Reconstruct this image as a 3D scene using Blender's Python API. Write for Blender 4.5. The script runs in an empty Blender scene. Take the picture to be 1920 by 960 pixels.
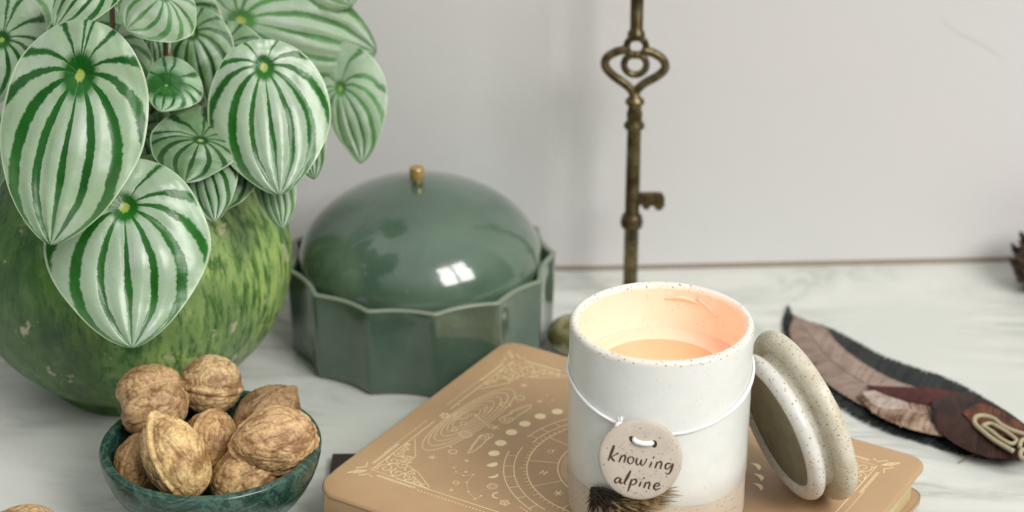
import bpy, math, random
from math import sin, cos, pi, radians, sqrt, atan2, exp, tan
from mathutils import Vector, Matrix, Quaternion, noise
random.seed(7)
SC = bpy.context.scene
COL = SC.collection
S = 0.01                                  # everything below is written in centimetres
V = Vector

# ------------------------------------------------------------------ camera
PITCH = radians(25.3); FPX = 4000.0; CAMH = 56.3
camd = bpy.data.cameras.new('camera'); cam = bpy.data.objects.new('camera', camd); COL.objects.link(cam)
camd.sensor_width = 36; camd.lens = FPX / 1920 * 36
cam.location = (0, 0, CAMH * S); cam.rotation_euler = (pi / 2 - PITCH, 0, 0)
camd.clip_start = 0.05; camd.clip_end = 60
camd.dof.use_dof = True; camd.dof.focus_distance = 0.99; camd.dof.aperture_fstop = 6.6
camd.dof.aperture_blades = 0
SC.camera = cam
# ------------------------------------------------------------------ light
W = bpy.data.worlds.new('World'); SC.world = W; W.use_nodes = True
nt = W.node_tree; bgn = nt.nodes['Background']
tc = nt.nodes.new('ShaderNodeTexCoord'); sx = nt.nodes.new('ShaderNodeSeparateXYZ'); rp = nt.nodes.new('ShaderNodeValToRGB')
nt.links.new(tc.outputs['Generated'], sx.inputs[0]); nt.links.new(sx.outputs['Z'], rp.inputs[0]); 
rx = nt.nodes.new('ShaderNodeMapRange'); nt.links.new(sx.outputs['X'], rx.inputs[0])
rx.inputs[1].default_value = -1; rx.inputs[2].default_value = 1; rx.inputs[3].default_value = 1.35; rx.inputs[4].default_value = .85
vm = nt.nodes.new('ShaderNodeVectorMath'); vm.operation = 'SCALE'; nt.links.new(rp.outputs[0], vm.inputs[0]); nt.links.new(rx.outputs[0], vm.inputs['Scale'])
nt.links.new(vm.outputs[0], bgn.inputs[0])
e = rp.color_ramp.elements
e[0].position = 0.0; e[0].color = (.15, .145, .13, 1)
e[1].position = 0.75; e[1].color = (2.4, 2.42, 2.38, 1)
q = e.new(.28); q.color = (.24, .235, .22, 1)
bgn.inputs[1].default_value = 0.31

def pane(x, y, z, sx_, sy_, power, target=(0, 100, 5)):       # one pane of the window the room is lit by
    l = bpy.data.lights.new('window_light', 'AREA'); l.shape = 'RECTANGLE'; l.size = sx_; l.size_y = sy_
    l.energy = power; l.color = (1.0, .975, .94)
    o = bpy.data.objects.new('window_light', l); COL.objects.link(o)
    o.location = (x * S, y * S, z * S)
    o.rotation_euler = (V(target) - V((x, y, z))).to_track_quat('-Z', 'Y').to_euler()
WAZ, WEL, WD = radians(42), radians(42), 380
wc = V((sin(WAZ) * cos(WEL), -cos(WAZ) * cos(WEL), sin(WEL))) * WD + V((0, 100, 5))
wr = V((cos(WAZ), sin(WAZ), 0)); wu = V((0, 0, 1))
for i in (-1, 1):
    for j in (-1, 1):
        p = wc + wr * (i * 50) + wu * (j * 56)
        pane(p.x, p.y, p.z, .84, .96, 32, p - (wc - V((0, 100, 5))))
SC.view_settings.view_transform = 'Standard'; SC.view_settings.look = 'None'
SC.view_settings.exposure = 0.06; SC.view_settings.gamma = 1.0; SC.view_settings.use_curve_mapping = False
SC.cycles.use_denoising = True
SC.cycles.max_bounces = 8

# ------------------------------------------------------------------ geometry helpers
CF = V((0, cos(PITCH), -sin(PITCH))); CU = V((0, sin(PITCH), cos(PITCH))); CR = V((1, 0, 0)); CC = V((0, 0, CAMH))
def at(x, y, z=0):
    """the spot at height z that photo pixel (x, y) shows"""
    d = CF + CR * ((x - 960) / FPX) - CU * ((y - 480) / FPX)
    return CC + d * ((z - CAMH) / d.z)
def dp(x, y, k):
    """the spot k centimetres deep along the view that photo pixel (x, y) shows"""
    return CC + (CF + CR * ((x - 960) / FPX) - CU * ((y - 480) / FPX)) * k

ORG = {}
def thing(name, loc, label, cat, group=None):
    o = bpy.data.objects.new(name, None); COL.objects.link(o); o.location = V(loc) * S
    o.empty_display_size = .02
    o['label'] = label; o['category'] = cat
    if group: o['group'] = group
    ORG[o.name] = V(loc)
    return o
def put(name, verts, faces, m, parent=None, loc=(0, 0, 0), smooth=True, auto=None):
    """verts in world centimetres -> one mesh object; its origin is the parent's (or loc)"""
    org = ORG[parent.name] if parent is not None else V(loc)
    me = bpy.data.meshes.new(name)
    me.from_pydata([tuple((V(v) - org) * S) for v in verts], [], faces)
    me.materials.append(m)
    me.polygons.foreach_set('use_smooth', [smooth] * len(me.polygons))
    me.update()
    o = bpy.data.objects.new(name, me); COL.objects.link(o)
    if parent is not None:
        o.parent = parent
    else:
        o.location = org * S
    ORG[o.name] = org
    if auto:
        fix_normals(me)
        me.set_sharp_from_angle(angle=radians(auto))
    return o
def fix_normals(me):
    import bmesh
    bm = bmesh.new(); bm.from_mesh(me); bmesh.ops.recalc_face_normals(bm, faces=bm.faces[:]); bm.to_mesh(me); bm.free()
def tag(o, label, cat, group=None, kind=None):
    if label: o['label'] = label
    if cat: o['category'] = cat
    if group: o['group'] = group
    if kind: o['kind'] = kind
    return o
class MB:
    def __init__(s): s.v = []; s.f = []
    def add(s, vs, fs):
        n = len(s.v); s.v += [V(v) for v in vs]; s.f += [tuple(i + n for i in f) for f in fs]
    def grid(s, rows, closed_u=False, closed_v=False):
        n = len(s.v); R = len(rows); C = len(rows[0])
        for r in rows: s.v += [V(p) for p in r]
        for i in range(R - (0 if closed_v else 1)):
            for j in range(C - (0 if closed_u else 1)):
                a = n + i * C + j; b = n + i * C + (j + 1) % C; c = n + ((i + 1) % R) * C + (j + 1) % C; d = n + ((i + 1) % R) * C + j
                s.f.append((a, b, c, d))
    def lathe(s, prof, c, seg=96, rf=None):
        """prof: list of (r, z)"""
        c = V(c)
        rows = []
        for r, z in prof:
            rows.append([c + V((r * (rf(2 * pi * k / seg) if rf else 1) * cos(2 * pi * k / seg), r * (rf(2 * pi * k / seg) if rf else 1) * sin(2 * pi * k / seg), z)) for k in range(seg)])
        s.grid(rows, closed_u=True)
    def tube(s, pts, r, seg=8, closed=False, cap=True):
        pts = [V(p) for p in pts]; n = len(pts)
        rr = r if callable(r) else (lambda t: r)
        def tan_(i):
            if closed: return (pts[(i + 1) % n] - pts[i - 1]).normalized()
            return (pts[min(i + 1, n - 1)] - pts[max(i - 1, 0)]).normalized()
        t = tan_(0); up = V((0, 0, 1)) if abs(t.z) < .9 else V((1, 0, 0))
        x = t.cross(up).normalized(); rows = []
        for i in range(n):
            t = tan_(i); x = (x - t * x.dot(t)).normalized(); y = t.cross(x)
            q = rr(i / max(1, n - 1))
            rows.append([pts[i] + (x * cos(2 * pi * k / seg) + y * sin(2 * pi * k / seg)) * q for k in range(seg)])
        b = len(s.v)
        s.grid(rows, closed_u=True, closed_v=closed)
        if cap and not closed:
            s.f.append(tuple(b + k for k in range(seg))[::-1]); m = b + (n - 1) * seg
            s.f.append(tuple(m + k for k in range(seg)))
    def put(s, name, m, parent=None, **k):
        return put(name, s.v, s.f, m, parent, **k)
def cr(pts, n=8, closed=False):
    """Catmull-Rom through pts"""
    P = [V(p) if len(p) == 3 else V((p[0], p[1], 0)) for p in pts]; out = []
    m = len(P)
    for i in range(m if closed else m - 1):
        if closed: a, b, c, d = P[i - 1], P[i], P[(i + 1) % m], P[(i + 2) % m]
        else: a, b, c, d = P[max(i - 1, 0)], P[i], P[i + 1], P[min(i + 2, m - 1)]
        for k in range(n):
            t = k / n
            out.append(.5 * ((2 * b) + (c - a) * t + (2 * a - 5 * b + 4 * c - d) * t * t + (3 * b - a - 3 * c + d) * t ** 3))
    if not closed: out.append(P[-1])
    return out
def fract(p, o=3):
    a = 0; w = 1; t = 0
    for i in range(o):
        a += noise.noise(p) * w; t += w; p = p * 2.03; w *= .5
    return a / t

# ------------------------------------------------------------------ material helpers
class M:
    def __init__(s, name, col=(.5, .5, .5), rough=.5, **kw):
        s.m = bpy.data.materials.new(name); s.m.use_nodes = True; s.nt = s.m.node_tree
        s.b = s.nt.nodes['Principled BSDF']; s.set('Base Color', (*col, 1)); s.set('Roughness', rough)
        for k, v in kw.items(): s.set(k.replace('_', ' '), v)
    def n(s, t, **kw):
        x = s.nt.nodes.new('ShaderNode' + t)
        for k, v in kw.items(): setattr(x, k, v)
        return x
    def l(s, a, b): s.nt.links.new(a, b)
    def set(s, k, v):
        if isinstance(v, bpy.types.NodeSocket): s.l(v, s.b.inputs[k])
        else: s.b.inputs[k].default_value = v
    def co(s, scale=(1, 1, 1), rot=(0, 0, 0), which='Object'):      # centimetre coordinates
        t = s.n('TexCoord'); mp = s.n('Mapping'); mp.inputs['Scale'].default_value = tuple(100 * q for q in scale); mp.inputs['Rotation'].default_value = rot
        s.l(t.outputs[which], mp.inputs[0]); return mp.outputs[0]
    def noise(s, co, scale=1, detail=4, rough=.55, dist=0):
        x = s.n('TexNoise'); x.inputs['Scale'].default_value = scale; x.inputs['Detail'].default_value = detail
        x.inputs['Roughness'].default_value = rough; x.inputs['Distortion'].default_value = dist
        s.l(co, x.inputs['Vector']); return x.outputs[0]
    def vor(s, co, scale=1, feature='F1', rnd=1):
        x = s.n('TexVoronoi', feature=feature); x.inputs['Scale'].default_value = scale; x.inputs['Randomness'].default_value = rnd
        s.l(co, x.inputs['Vector']); return x.outputs[0]
    def ramp(s, fac, stops, interp='LINEAR'):
        x = s.n('ValToRGB'); r = x.color_ramp; r.interpolation = interp
        while len(r.elements) > 1: r.elements.remove(r.elements[-1])
        r.elements[0].position = stops[0][0]; c = stops[0][1]; r.elements[0].color = (*c, 1) if hasattr(c, '__len__') else (c, c, c, 1)
        for p, c in stops[1:]:
            q = r.elements.new(p); q.color = (*c, 1) if hasattr(c, '__len__') else (c, c, c, 1)
        s.l(fac, x.inputs[0]); return x.outputs[0]
    def mix(s, fac, a, b, mode='MIX'):
        x = s.n('Mix', data_type='RGBA', blend_type=mode)
        for v, k in ((fac, 0), (a, 6), (b, 7)):
            if isinstance(v, bpy.types.NodeSocket): s.l(v, x.inputs[k])
            else: x.inputs[k].default_value = (*v, 1) if hasattr(v, '__len__') else v
        return x.outputs[2]
    def math(s, op, a, b=0, c=0, clamp=False):
        x = s.n('Math', operation=op, use_clamp=clamp)
        for i, v in enumerate((a, b, c)):
            if isinstance(v, bpy.types.NodeSocket): s.l(v, x.inputs[i])
            else: x.inputs[i].default_value = v
        return x.outputs[0]
    def bump(s, h, strength=.3, dist=.05):
        x = s.n('Bump'); x.inputs['Strength'].default_value = strength; x.inputs['Distance'].default_value = dist * S
        s.l(h, x.inputs['Height']); s.l(x.outputs[0], s.b.inputs['Normal']); return x

# marble table
mt = M('white marble', rough=.28)
c = mt.co(); c2 = mt.co((.35, 1, 1), (0, 0, .5))
n1 = mt.noise(c2, .16, 6, .6, 1.2); n2 = mt.noise(c, .06, 3); n3 = mt.noise(c, 1.3, 5, .6)
v1 = mt.ramp(n1, [(.40, 0), (.475, .55), (.50, 1), (.525, .45), (.60, 0)])
base = mt.mix(mt.ramp(n2, [(.35, 0), (.65, 1)]), (.585, .60, .555), (.69, .70, .655))
base = mt.mix(mt.math('MULTIPLY', v1, mt.ramp(n2, [(.38, .05), (.6, .75)])), base, (.30, .32, .29))
base = mt.mix(mt.ramp(n3, [(.52, 0), (.75, .32)]), base, (.55, .57, .53))
mt.set('Base Color', base); mt.bump(n3, .05, .02)
# wall paint
mw = M('white wall paint', rough=.75)
c = mw.co(); n1 = mw.noise(c, .05, 2); n2 = mw.noise(c, 3.5, 4, .7)
mw.set('Base Color', mw.mix(mw.ramp(n1, [(.35, 0), (.65, 1)]), (.655, .63, .625), (.63, .635, .62))); mw.bump(mw.math('ADD', n2, mw.math('MULTIPLY', mw.noise(c, .5, 4), 2)), .4, .04)

# ------------------------------------------------------------------ setting
mb = MB(); mb.add([(-140, 20, 0), (140, 20, 0), (140, 131, 0), (-140, 131, 0), (-140, 20, -3), (140, 20, -3), (140, 131, -3), (-140, 131, -3)],
       [(0, 1, 2, 3), (7, 6, 5, 4), (0, 4, 5, 1), (1, 5, 6, 2), (2, 6, 7, 3), (3, 7, 4, 0)])
tag(mb.put('marble_floor_surface', mt.m, smooth=False), 'pale veined marble surface that everything stands on', None, kind='structure').name = 'marble_surface'
wpts = [(-140, 133), (-40, 119.2), (-12, 117.7), (-4, 117.3), (1, 117.08), (3, 117.0), (5, 117.02), (31, 118.3), (140, 124)]
mb = MB(); mb.grid([[V((x, y, z)) for x, y in wpts] for z in (-3, 1, 5, 40, 110)])
mb.grid([[V((x, y + 3, z)) for x, y in wpts] for z in (-3, 110)])
mb.put('back_wall', mw.m)['kind'] = 'structure'
mg = M('grey brown gap shade', (.30, .25, .20), .8)
mb = MB(); mb.grid([[V((x, y - .02, z)) for x, y in wpts] for z in (.0, .34)]); mb.grid([[V((x, y + d, .34)) for x, y in wpts] for d in (-.02, .05)])
mb.put('wall_base_shade', mg.m)['kind'] = 'structure'  # brown strip stands in for the shade in the gap at the wall base
# faint scuff on the wall
ms = M('grey scuff', (.60, .59, .58), .8)
def wally(x): 
    for (a, b), (c_, d) in zip(wpts, wpts[1:]):
        if a <= x <= c_: return b + (d - b) * (x - a) / (c_ - a)
mb = MB(); pts = []
for p in cr([(1757, 28), (1790, 58), (1830, 78), (1862, 96), (1885, 112)], 6):
    d = CF + CR * ((p.x - 960) / FPX) - CU * ((p.y - 480) / FPX); k = 118 / d.y
    for _ in range(3): k = (wally((CC + d * k).x) - .01) / d.y
    pts.append(CC + d * k)
mb.grid([[p + V((0, 0, .09 * sin(pi * i / (len(pts) - 1)) * s_)) for i, p in enumerate(pts)] for s_ in (-1, 1)])
scuff = mb.put('wall_scuff', ms.m); scuff['kind'] = 'structure'

# ------------------------------------------------------------------ dark board under the book
md = M('dark brown slab', (.03, .018, .012), .5)
c = md.co(); md.bump(md.noise(c, 14, 4), .3, .02)
ZB = 2.6
BL = at(588, 908, ZB); BA = V((.52288763, .85240163, 0)); BB = V((.85240163, -.52288763, 0))
def bk(u, v, z=0): return BL + BA * u + BB * v + V((0, 0, z))
c0 = at(623, 849, .5); c1 = at(610, 940, .5); e1 = (c1 - c0).normalized(); e2 = V((-e1.y, e1.x, 0))
L1 = 17; L2 = 19
mb = MB(); t = .08
def slab(mb, p0, e1, e2, l1, l2, z0, z1, t):
    rows = []
    for ins, z in ((t, z0), (0, z0 + t), (0, z1 - t), (t, z1)):
        rows.append([V((*((p0 + e1 * a + e2 * b).xy), z)) for a, b in ((ins, ins), (l1 - ins, ins), (l1 - ins, l2 - ins), (ins, l2 - ins))])
    n = len(mb.v); mb.grid(rows, closed_u=True); mb.f.append((n + 12, n + 13, n + 14, n + 15)); mb.f.append((n + 3, n + 2, n + 1, n))
slab(mb, c0, e1, e2, L1, L2, 0.0, .5, t)
o = mb.put('dark_slab', md.m, loc=c0, auto=40)
tag(o, 'dark brown flat slab lying on the marble under the tan book', 'folder')

# ------------------------------------------------------------------ the book
mc = M('tan soft leather cover', rough=.42)
c = mc.co(); nA = mc.noise(c, .22, 3); nB = mc.noise(c, 26, 3, .6)
mc.set('Base Color', mc.mix(mc.ramp(nA, [(.3, 0), (.7, 1)]), (.40, .25, .125), (.47, .30, .155)))
mc.set('Sheen Weight', .15); mc.bump(mc.math('ADD', nB, mc.math('MULTIPLY', mc.vor(c, 18), .5)), .4, .022)
mp_ = M('cream page edges', rough=.75)
c = mp_.co((1, 1, 1)); sp = mp_.n('SeparateXYZ'); mp_.l(c, sp.inputs[0])
nz = mp_.noise(mp_.co((.15, .15, 16)), 1.6, 3, .6)
mp_.set('Base Color', mp_.mix(mp_.ramp(nz, [(.38, 0), (.62, 1)]), (.46, .36, .17), (.66, .55, .31))); mp_.bump(nz, .5, .03)
mfoil = M('pale gold foil', (.92, .76, .46), .36, Metallic=.35)
BW, BH, CRAD = 17.7, 24.35, 1.0
book = thing('book', bk(BW / 2, BH / 2, -2.1), 'tan leather book with gold foil moon and star wheel, lying under the lit candle', 'book')
def sdf(u, v, r=CRAD):
    qx = abs(u - BW / 2) - BW / 2 + r; qy = abs(v - BH / 2) - BH / 2 + r
    return -(sqrt(max(qx, 0) ** 2 + max(qy, 0) ** 2) + min(max(qx, qy), 0) - r)
def ulim(v, r=CRAD):
    dv = min(v, BH - v)
    ins = 0 if dv >= r else r - sqrt(max(0, r * r - (r - dv) ** 2))
    return ins, BW - ins
def samples(n, Ltot, edge=1.4):
    e_ = [edge * (1 - cos(pi / 2 * i / 14)) for i in range(15)]
    mid = [edge + (Ltot - 2 * edge) * i / n for i in range(1, n)]
    return e_ + mid + [Ltot - q for q in e_[::-1]]
def topz(u, v):
    d = max(0, sdf(u, v)); r = .13
    z = 0
    if d < r: z -= r - sqrt(max(0, r * r - (r - d) ** 2))
    if u < 1.5: z -= .34 * ((1.5 - u) / 1.5) ** 2.2
    z -= .05 * exp(-((u - 1.35) / .22) ** 2)
    z += .012 * noise.noise(V((u * .25, v * .25, 3)))
    return z
def cover(name, zt, th, low=False):
    mb = MB(); top = []; bot = []
    for v in samples(40, BH):
        a, b = ulim(v); ru = []; rb = []
        for uu in samples(30, BW):
            u = a + (b - a) * uu / BW
            z = zt + (topz(u, v) if not low else (-(topz(u, v)) * .4))
            ru.append(bk(u, v, z - ZB)); rb.append(bk(u, v, (zt - th - ZB) + (topz(u, v) * .5 if not low else 0)))
        top.append(ru); bot.append(rb)
    if low:
        pass
    mb.grid(top); mb.grid([r[::-1] for r in bot])
    # rim between both sheets
    def loop(g): return g[0] + [r[-1] for r in g[1:]] + g[-1][::-1][1:] + [r[0] for r in g[::-1][1:-1]]
    mb.grid([loop(top), loop(bot)], closed_u=True)
    return mb
mb = cover('cover', ZB, .2)
cov = mb.put('front_cover', mc.m, book, auto=60)
mb = cover('cover', .5 + .2, .2, True)
mb.put('back_cover', mc.m, book, auto=60)
mb = MB()                                             # spine
rows = []
for v in [.6 + (BH - 1.2) * i / 40 for i in range(41)]:
    rows.append([bk(.05 - .13 * sin(pi * j / 12), v, (2.2 - 1.68 * j / 12) - ZB) for j in range(13)])
mb.grid(rows); mb.put('spine', mc.m, book)
mb = MB()                                             # page block
prof = [(.5 + .38 * (0), .1)]
ring = []
def rr_outline(ins, r, n=8):
    out = []
    for cx, cy, a0 in ((BW - ins - r, ins + r, -90), (BW - ins - r, BH - ins - r, 0), (ins + r, BH - ins - r, 90), (ins + r, ins + r, 180)):
        for k in range(n + 1):
            a = radians(a0 + 90 * k / n); out.append((cx + r * cos(a), cy + r * sin(a)))
    return out
ol = rr_outline(.42, .8)
rows = [[bk(u, v, z - ZB) for u, v in ol] for z in [.72 + i * (2.38 - .72) / 6 for i in range(7)]]
n = len(mb.v); mb.grid(rows, closed_u=True); mb.f.append(tuple(n + i for i in range(len(ol)))[::-1]); mb.f.append(tuple(n + 6 * len(ol) + i for i in range(len(ol))))
mb.put('page_block', mp_.m, book, auto=50)

# foil drawing on the front cover: flat strokes with a hair of thickness, in cover coordinates (u, v)
LIFT = .012
class Foil:
    def __init__(s): s.mb = MB()
    def h(s, u, v): return topz(u, v)
    def stroke(s, pts, w=.045, closed=False):
        pts = [V((p[0], p[1], 0)) for p in pts]; n = len(pts)
        if n < 2: return
        l = []; r = []
        for i in range(n):
            if closed: t = pts[(i + 1) % n] - pts[i - 1]
            else: t = pts[min(i + 1, n - 1)] - pts[max(i - 1, 0)]
            if t.length < 1e-6: t = V((1, 0, 0))
            t.normalize(); nn = V((-t.y, t.x, 0)) * (w * .43)
            a = pts[i] + nn; b = pts[i] - nn
            l.append(bk(a.x, a.y, s.h(a.x, a.y) + LIFT)); r.append(bk(b.x, b.y, s.h(b.x, b.y) + LIFT))
        l0 = [p - V((0, 0, LIFT * .9)) for p in l]; r0 = [p - V((0, 0, LIFT * .9)) for p in r]
        s.mb.grid([l0, l, r, r0], closed_u=closed)
    def poly(s, pts):
        n = len(s.mb.v)
        s.mb.v += [bk(p[0], p[1], s.h(p[0], p[1]) + LIFT) for p in pts]
        s.mb.f.append(tuple(range(n, n + len(pts))))
    def circ(s, c, r, w=.045, a0=0, a1=360, n=None, ry=None):
        n = n or max(10, int(abs(a1 - a0) * max(r, .3) / 12) + 4)
        full = abs(a1 - a0) >= 359.9
        s.stroke([(c[0] + r * cos(radians(a0 + (a1 - a0) * i / n)), c[1] + (ry or r) * sin(radians(a0 + (a1 - a0) * i / n))) for i in range(n if full else n + 1)], w, full)
    def disc(s, c, r, n=18): s.poly([(c[0] + r * cos(2 * pi * i / n), c[1] + r * sin(2 * pi * i / n)) for i in range(n)])
    def line(s, a, b, w=.045):
        n = max(2, int((V((*a, 0)) - V((*b, 0))).length / 1.2) + 1)
        s.stroke([(a[0] + (b[0] - a[0]) * i / n, a[1] + (b[1] - a[1]) * i / n) for i in range(n + 1)], w)
    def star(s, c, r, k=6, w=.04):
        for i in range(k):
            a = pi * i / k * 2; s.line(c, (c[0] + r * cos(a), c[1] + r * sin(a)), w)
    def spiral(s, c, r, turns, a0, dirn=1, w=.045):
        n = 26
        s.stroke([(c[0] + r * (1 - i / n * .85) * cos(a0 + dirn * turns * 2 * pi * i / n), c[1] + r * (1 - i / n * .85) * sin(a0 + dirn * turns * 2 * pi * i / n)) for i in range(n)], w)
    def put(s, name): return s.mb.put(name, mfoil.m, cov, smooth=False)
def pxuv(x, y):
    q = at(x, y, ZB) - BL; return (q.dot(BA), q.dot(BB))
fo = Foil()                                            # border: solid line + dotted line, a flower in the gap
IN1, IN2 = 1.95, 1.55
def seg(a, b):
    fo.line(a, b, .05)
def dots(a, b):
    d = V((*b, 0)) - V((*a, 0)); n = int(d.length / .19)
    for i in range(n + 1):
        p = V((*a, 0)) + d * (i / n); fo.disc((p.x, p.y), .05, 6)
def gapline(a, b, ia, ib):
    a = V((*a, 0)); b = V((*b, 0)); m = (a + b) / 2; d = (b - a).normalized()
    seg((a + d * .5).xy, (m - d * .75).xy); seg((m + d * .75).xy, (b - d * .5).xy)
IV = 1.6
gapline((2.6, IV), (BW - 2.6, IV), 0, 0); gapline((2.6, BH - IN1), (BW - 2.6, BH - IN1), 0, 0)
gapline((IN1 + .55, 2.6), (IN1 + .55, BH - 2.6), 0, 0); gapline((BW - IN1, 2.6), (BW - IN1, BH - 2.6), 0, 0)
for (a, b) in (((4.3, 1.22), (7.9, 1.22)), ((9.9, 1.22), (13.2, 1.22)), ((4.3, BH - IN2), (7.9, BH - IN2)), ((9.9, BH - IN2), (13.2, BH - IN2)),
               ((IN2 + .6, 4.6), (IN2 + .6, 11.2)), ((IN2 + .6, 13.4), (IN2 + .6, 20)), ((BW - IN2, 4.6), (BW - IN2, 11.2)), ((BW - IN2, 13.4), (BW - IN2, 20))):
    dots(a, b)
for c_ in ((BW / 2 , IN2 + .2), (BW / 2, BH - IN2 - .2), (IN2 + .75, BH / 2), (BW - IN2 - .2, BH / 2)):
    for k in range(6): fo.disc((c_[0] + .22 * cos(k * pi / 3), c_[1] + .22 * sin(k * pi / 3)), .08, 8)
    fo.circ(c_, .12, .04)
fo.put('foil_border')
def corner(fu, fv):
    """filigree triangle at one corner; fu, fv flip it"""
    f = Foil(); U0 = IN1 + (.6 if not fu else 0) ; V0 = 1.6 if not fv else IN1
    def P(a, b): return ((BW - U0 - a) if fu else (U0 + a), (BH - V0 - b) if fv else (V0 + b))
    def st(pts, w=.05): f.stroke([P(*p) for p in pts], w)
    A = 3.6; B = 3.3
    st([(A, 0), (0, 0), (0, B)], .05); st([(A, .12), (A * .62, A * .3), (A * .36, B * .36), (B * .3, B * .62), (.12, B)], .045)
    rnd = random.Random(5)
    for (x, y, r) in ((.5, .5, .42), (1.25, .42, .36), (.42, 1.25, .36), (1.95, .34, .28), (.34, 1.9, .28), (2.5, .25, .2), (.25, 2.4, .2), (1.15, 1.1, .36), (1.8, .8, .24), (.8, 1.75, .24), (2.9, .16, .13), (.16, 2.8, .13)):
        a0 = rnd.random() * 6.28; dn = rnd.choice((-1, 1)); n = 22
        st([(x + r * (1 - i / n * .85) * cos(a0 + dn * 9 * i / n), y + r * (1 - i / n * .85) * sin(a0 + dn * 9 * i / n)) for i in range(n)], .05)
        for k in range(3):
            a = a0 + k * 2.1; st([(x + r * .9 * cos(a), y + r * .9 * sin(a)), (x + r * 1.35 * cos(a + .3), y + r * 1.35 * sin(a + .3))], .07)
    # outer fleuron and twisted band
    st([(-.85, -.85), (-.35, -.55), (-.15, -.15), (-.55, -.35), (-.85, -.85)], .05); st([(-.6, -.6), (-.2, -.2)], .08)
    st([(-.25, -.75), (.1, -.4), (.45, -.55)], .06); st([(-.75, -.25), (-.4, .1), (-.55, .45)], .06)
    for s_ in range(11):
        t = .55 + s_ * .2
        st([(t, -.34), (t + .1, -.2), (t + .2, -.34)], .055); st([(-.34, t), (-.2, t + .1), (-.34, t + .2)], .055)
        st([(t, -.24), (t + .1, -.38), (t + .2, -.24)], .04); st([(-.24, t), (-.38, t + .1), (-.24, t + .2)], .04)
    f.put('foil_corner_ornament')
for fu in (0, 1):
    for fv in (0, 1): corner(fu, fv)
# wheel
CW = (BW / 2 + .15, 12.04); f = Foil()
RT = 4.72
f.circ(CW, RT, .06); f.circ(CW, RT * .84 - .75, .055)
R3 = RT * .66; 
for k in range(96):
    a = 2 * pi * k / 96; l = .2 if k % 8 else .34
    f.line((CW[0] + RT * cos(a), CW[1] + RT * sin(a)), (CW[0] + (RT + l) * cos(a), CW[1] + (RT + l) * sin(a)), .045)
for k in range(12):
    a = 2 * pi * (k + .3) / 12
    f.line((CW[0] + (RT * .84 - .75) * cos(a), CW[1] + (RT * .84 - .75) * sin(a)), (CW[0] + RT * cos(a), CW[1] + RT * sin(a)), .045)
    b = a + pi / 12; c_ = (CW[0] + RT * .83 * cos(b), CW[1] + RT * .83 * sin(b))
    if k % 3 == 0: f.star(c_, .24, 6, .06)
    elif k % 3 == 1: f.line((c_[0] - .2, c_[1] - .1), (c_[0] + .2, c_[1] - .1), .06); f.line((c_[0] - .2, c_[1] + .1), (c_[0] + .2, c_[1] + .1), .06); f.line((c_[0] - .1, c_[1] - .2), (c_[0] + .1, c_[1] + .2), .05)
    else: f.circ(c_, .13, .05); f.line((c_[0] + .1, c_[1]), (c_[0] + .32, c_[1] + .12), .05)
for r in (3.02, 2.92, 2.82): f.circ(CW, r, .018)
f.circ(CW, 2.15, .06)
f.put('foil_star_wheel')
f = Foil()                                              # banded arcs round the wheel
for a0, a1, r0, r1 in ((195, 262, 5.35, 5.85), (262 - 95 + 180, 262 - 95 + 245, 5.35, 5.85), (268, 330, 5.1, 5.6), (15, 82, 5.35, 5.85), (100, 165, 5.35, 5.85)):
    f.circ(CW, r0, .05, a0, a1); f.circ(CW, r1, .05, a0 + 4, a1 - 6)
    for k in range(6):
        a = radians(a0 + 6 + (a1 - a0 - 16) * k / 5); f.line((CW[0] + r0 * cos(a), CW[1] + r0 * sin(a)), (CW[0] + r1 * cos(a), CW[1] + r1 * sin(a)), .04)
f.circ(CW, 6.1, .04, 160, 205)
f.put('foil_arc_band')
f = Foil()                                              # moon phases round the wheel
RM = 6.42
mph = [(1045, 772, 1), (1013, 781, 1), (984, 795, 1), (959, 811, 1), (939, 831, 1), (926, 850, .92), (922, 870, .62), (923, 891, .35)]
for x, y, ph in mph:
    c_ = pxuv(x, y); r = .29; n = 14
    d = (V((*CW, 0)) - V((*c_, 0))).normalized(); ang = atan2(d.y, d.x) + (pi if True else 0)
    outer = [(r * cos(pi / 2 - pi * i / n), r * sin(pi / 2 - pi * i / n)) for i in range(n + 1)]
    kk = 2 * ph - 1
    inner = [(-kk * r * cos(-pi / 2 + pi * i / n), r * sin(-pi / 2 + pi * i / n)) for i in range(1, n)]
    f = Foil(); f.poly([(c_[0] + a * cos(2.1) - b * sin(2.1), c_[1] + a * sin(2.1) + b * cos(2.1)) for a, b in outer + inner]); f.put('foil_moon')
for x, y in ((1413, 876), (1418, 896), (1417, 914)):
    c_ = pxuv(x, y); r = .36; n = 12
    outer = [(r * cos(pi / 2 - pi * i / n), r * sin(pi / 2 - pi * i / n)) for i in range(n + 1)]
    inner = [(.35 * r * cos(-pi / 2 + pi * i / n), r * sin(-pi / 2 + pi * i / n)) for i in range(1, n)]
    f = Foil(); f.poly([(c_[0] + a * cos(.62) - b * sin(.62), c_[1] + a * sin(.62) + b * cos(.62)) for a, b in outer + inner]); f.put('foil_moon')
f = Foil(); c_ = pxuv(923, 912); f.circ(c_, .24, .04); f.circ(c_, .14, .03); f.put('foil_moon')
f = Foil(); c_ = pxuv(934, 929); f.circ(c_, .26, .09, 150, 330); f.put('foil_moon')
f = Foil(); c_ = pxuv(946, 943); f.circ(c_, .2, .05); f.star(c_, .32, 5, .04); f.put('foil_star')
f = Foil()                                              # planets on nested orbits
def ell(cu, cv, a, b, w, rot=.0):
    n = 60; f.stroke([(cu + a * cos(2 * pi * i / n) * cos(rot) - b * sin(2 * pi * i / n) * sin(rot), cv + a * cos(2 * pi * i / n) * sin(rot) + b * sin(2 * pi * i / n) * cos(rot)) for i in range(n)], w, True)
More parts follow.
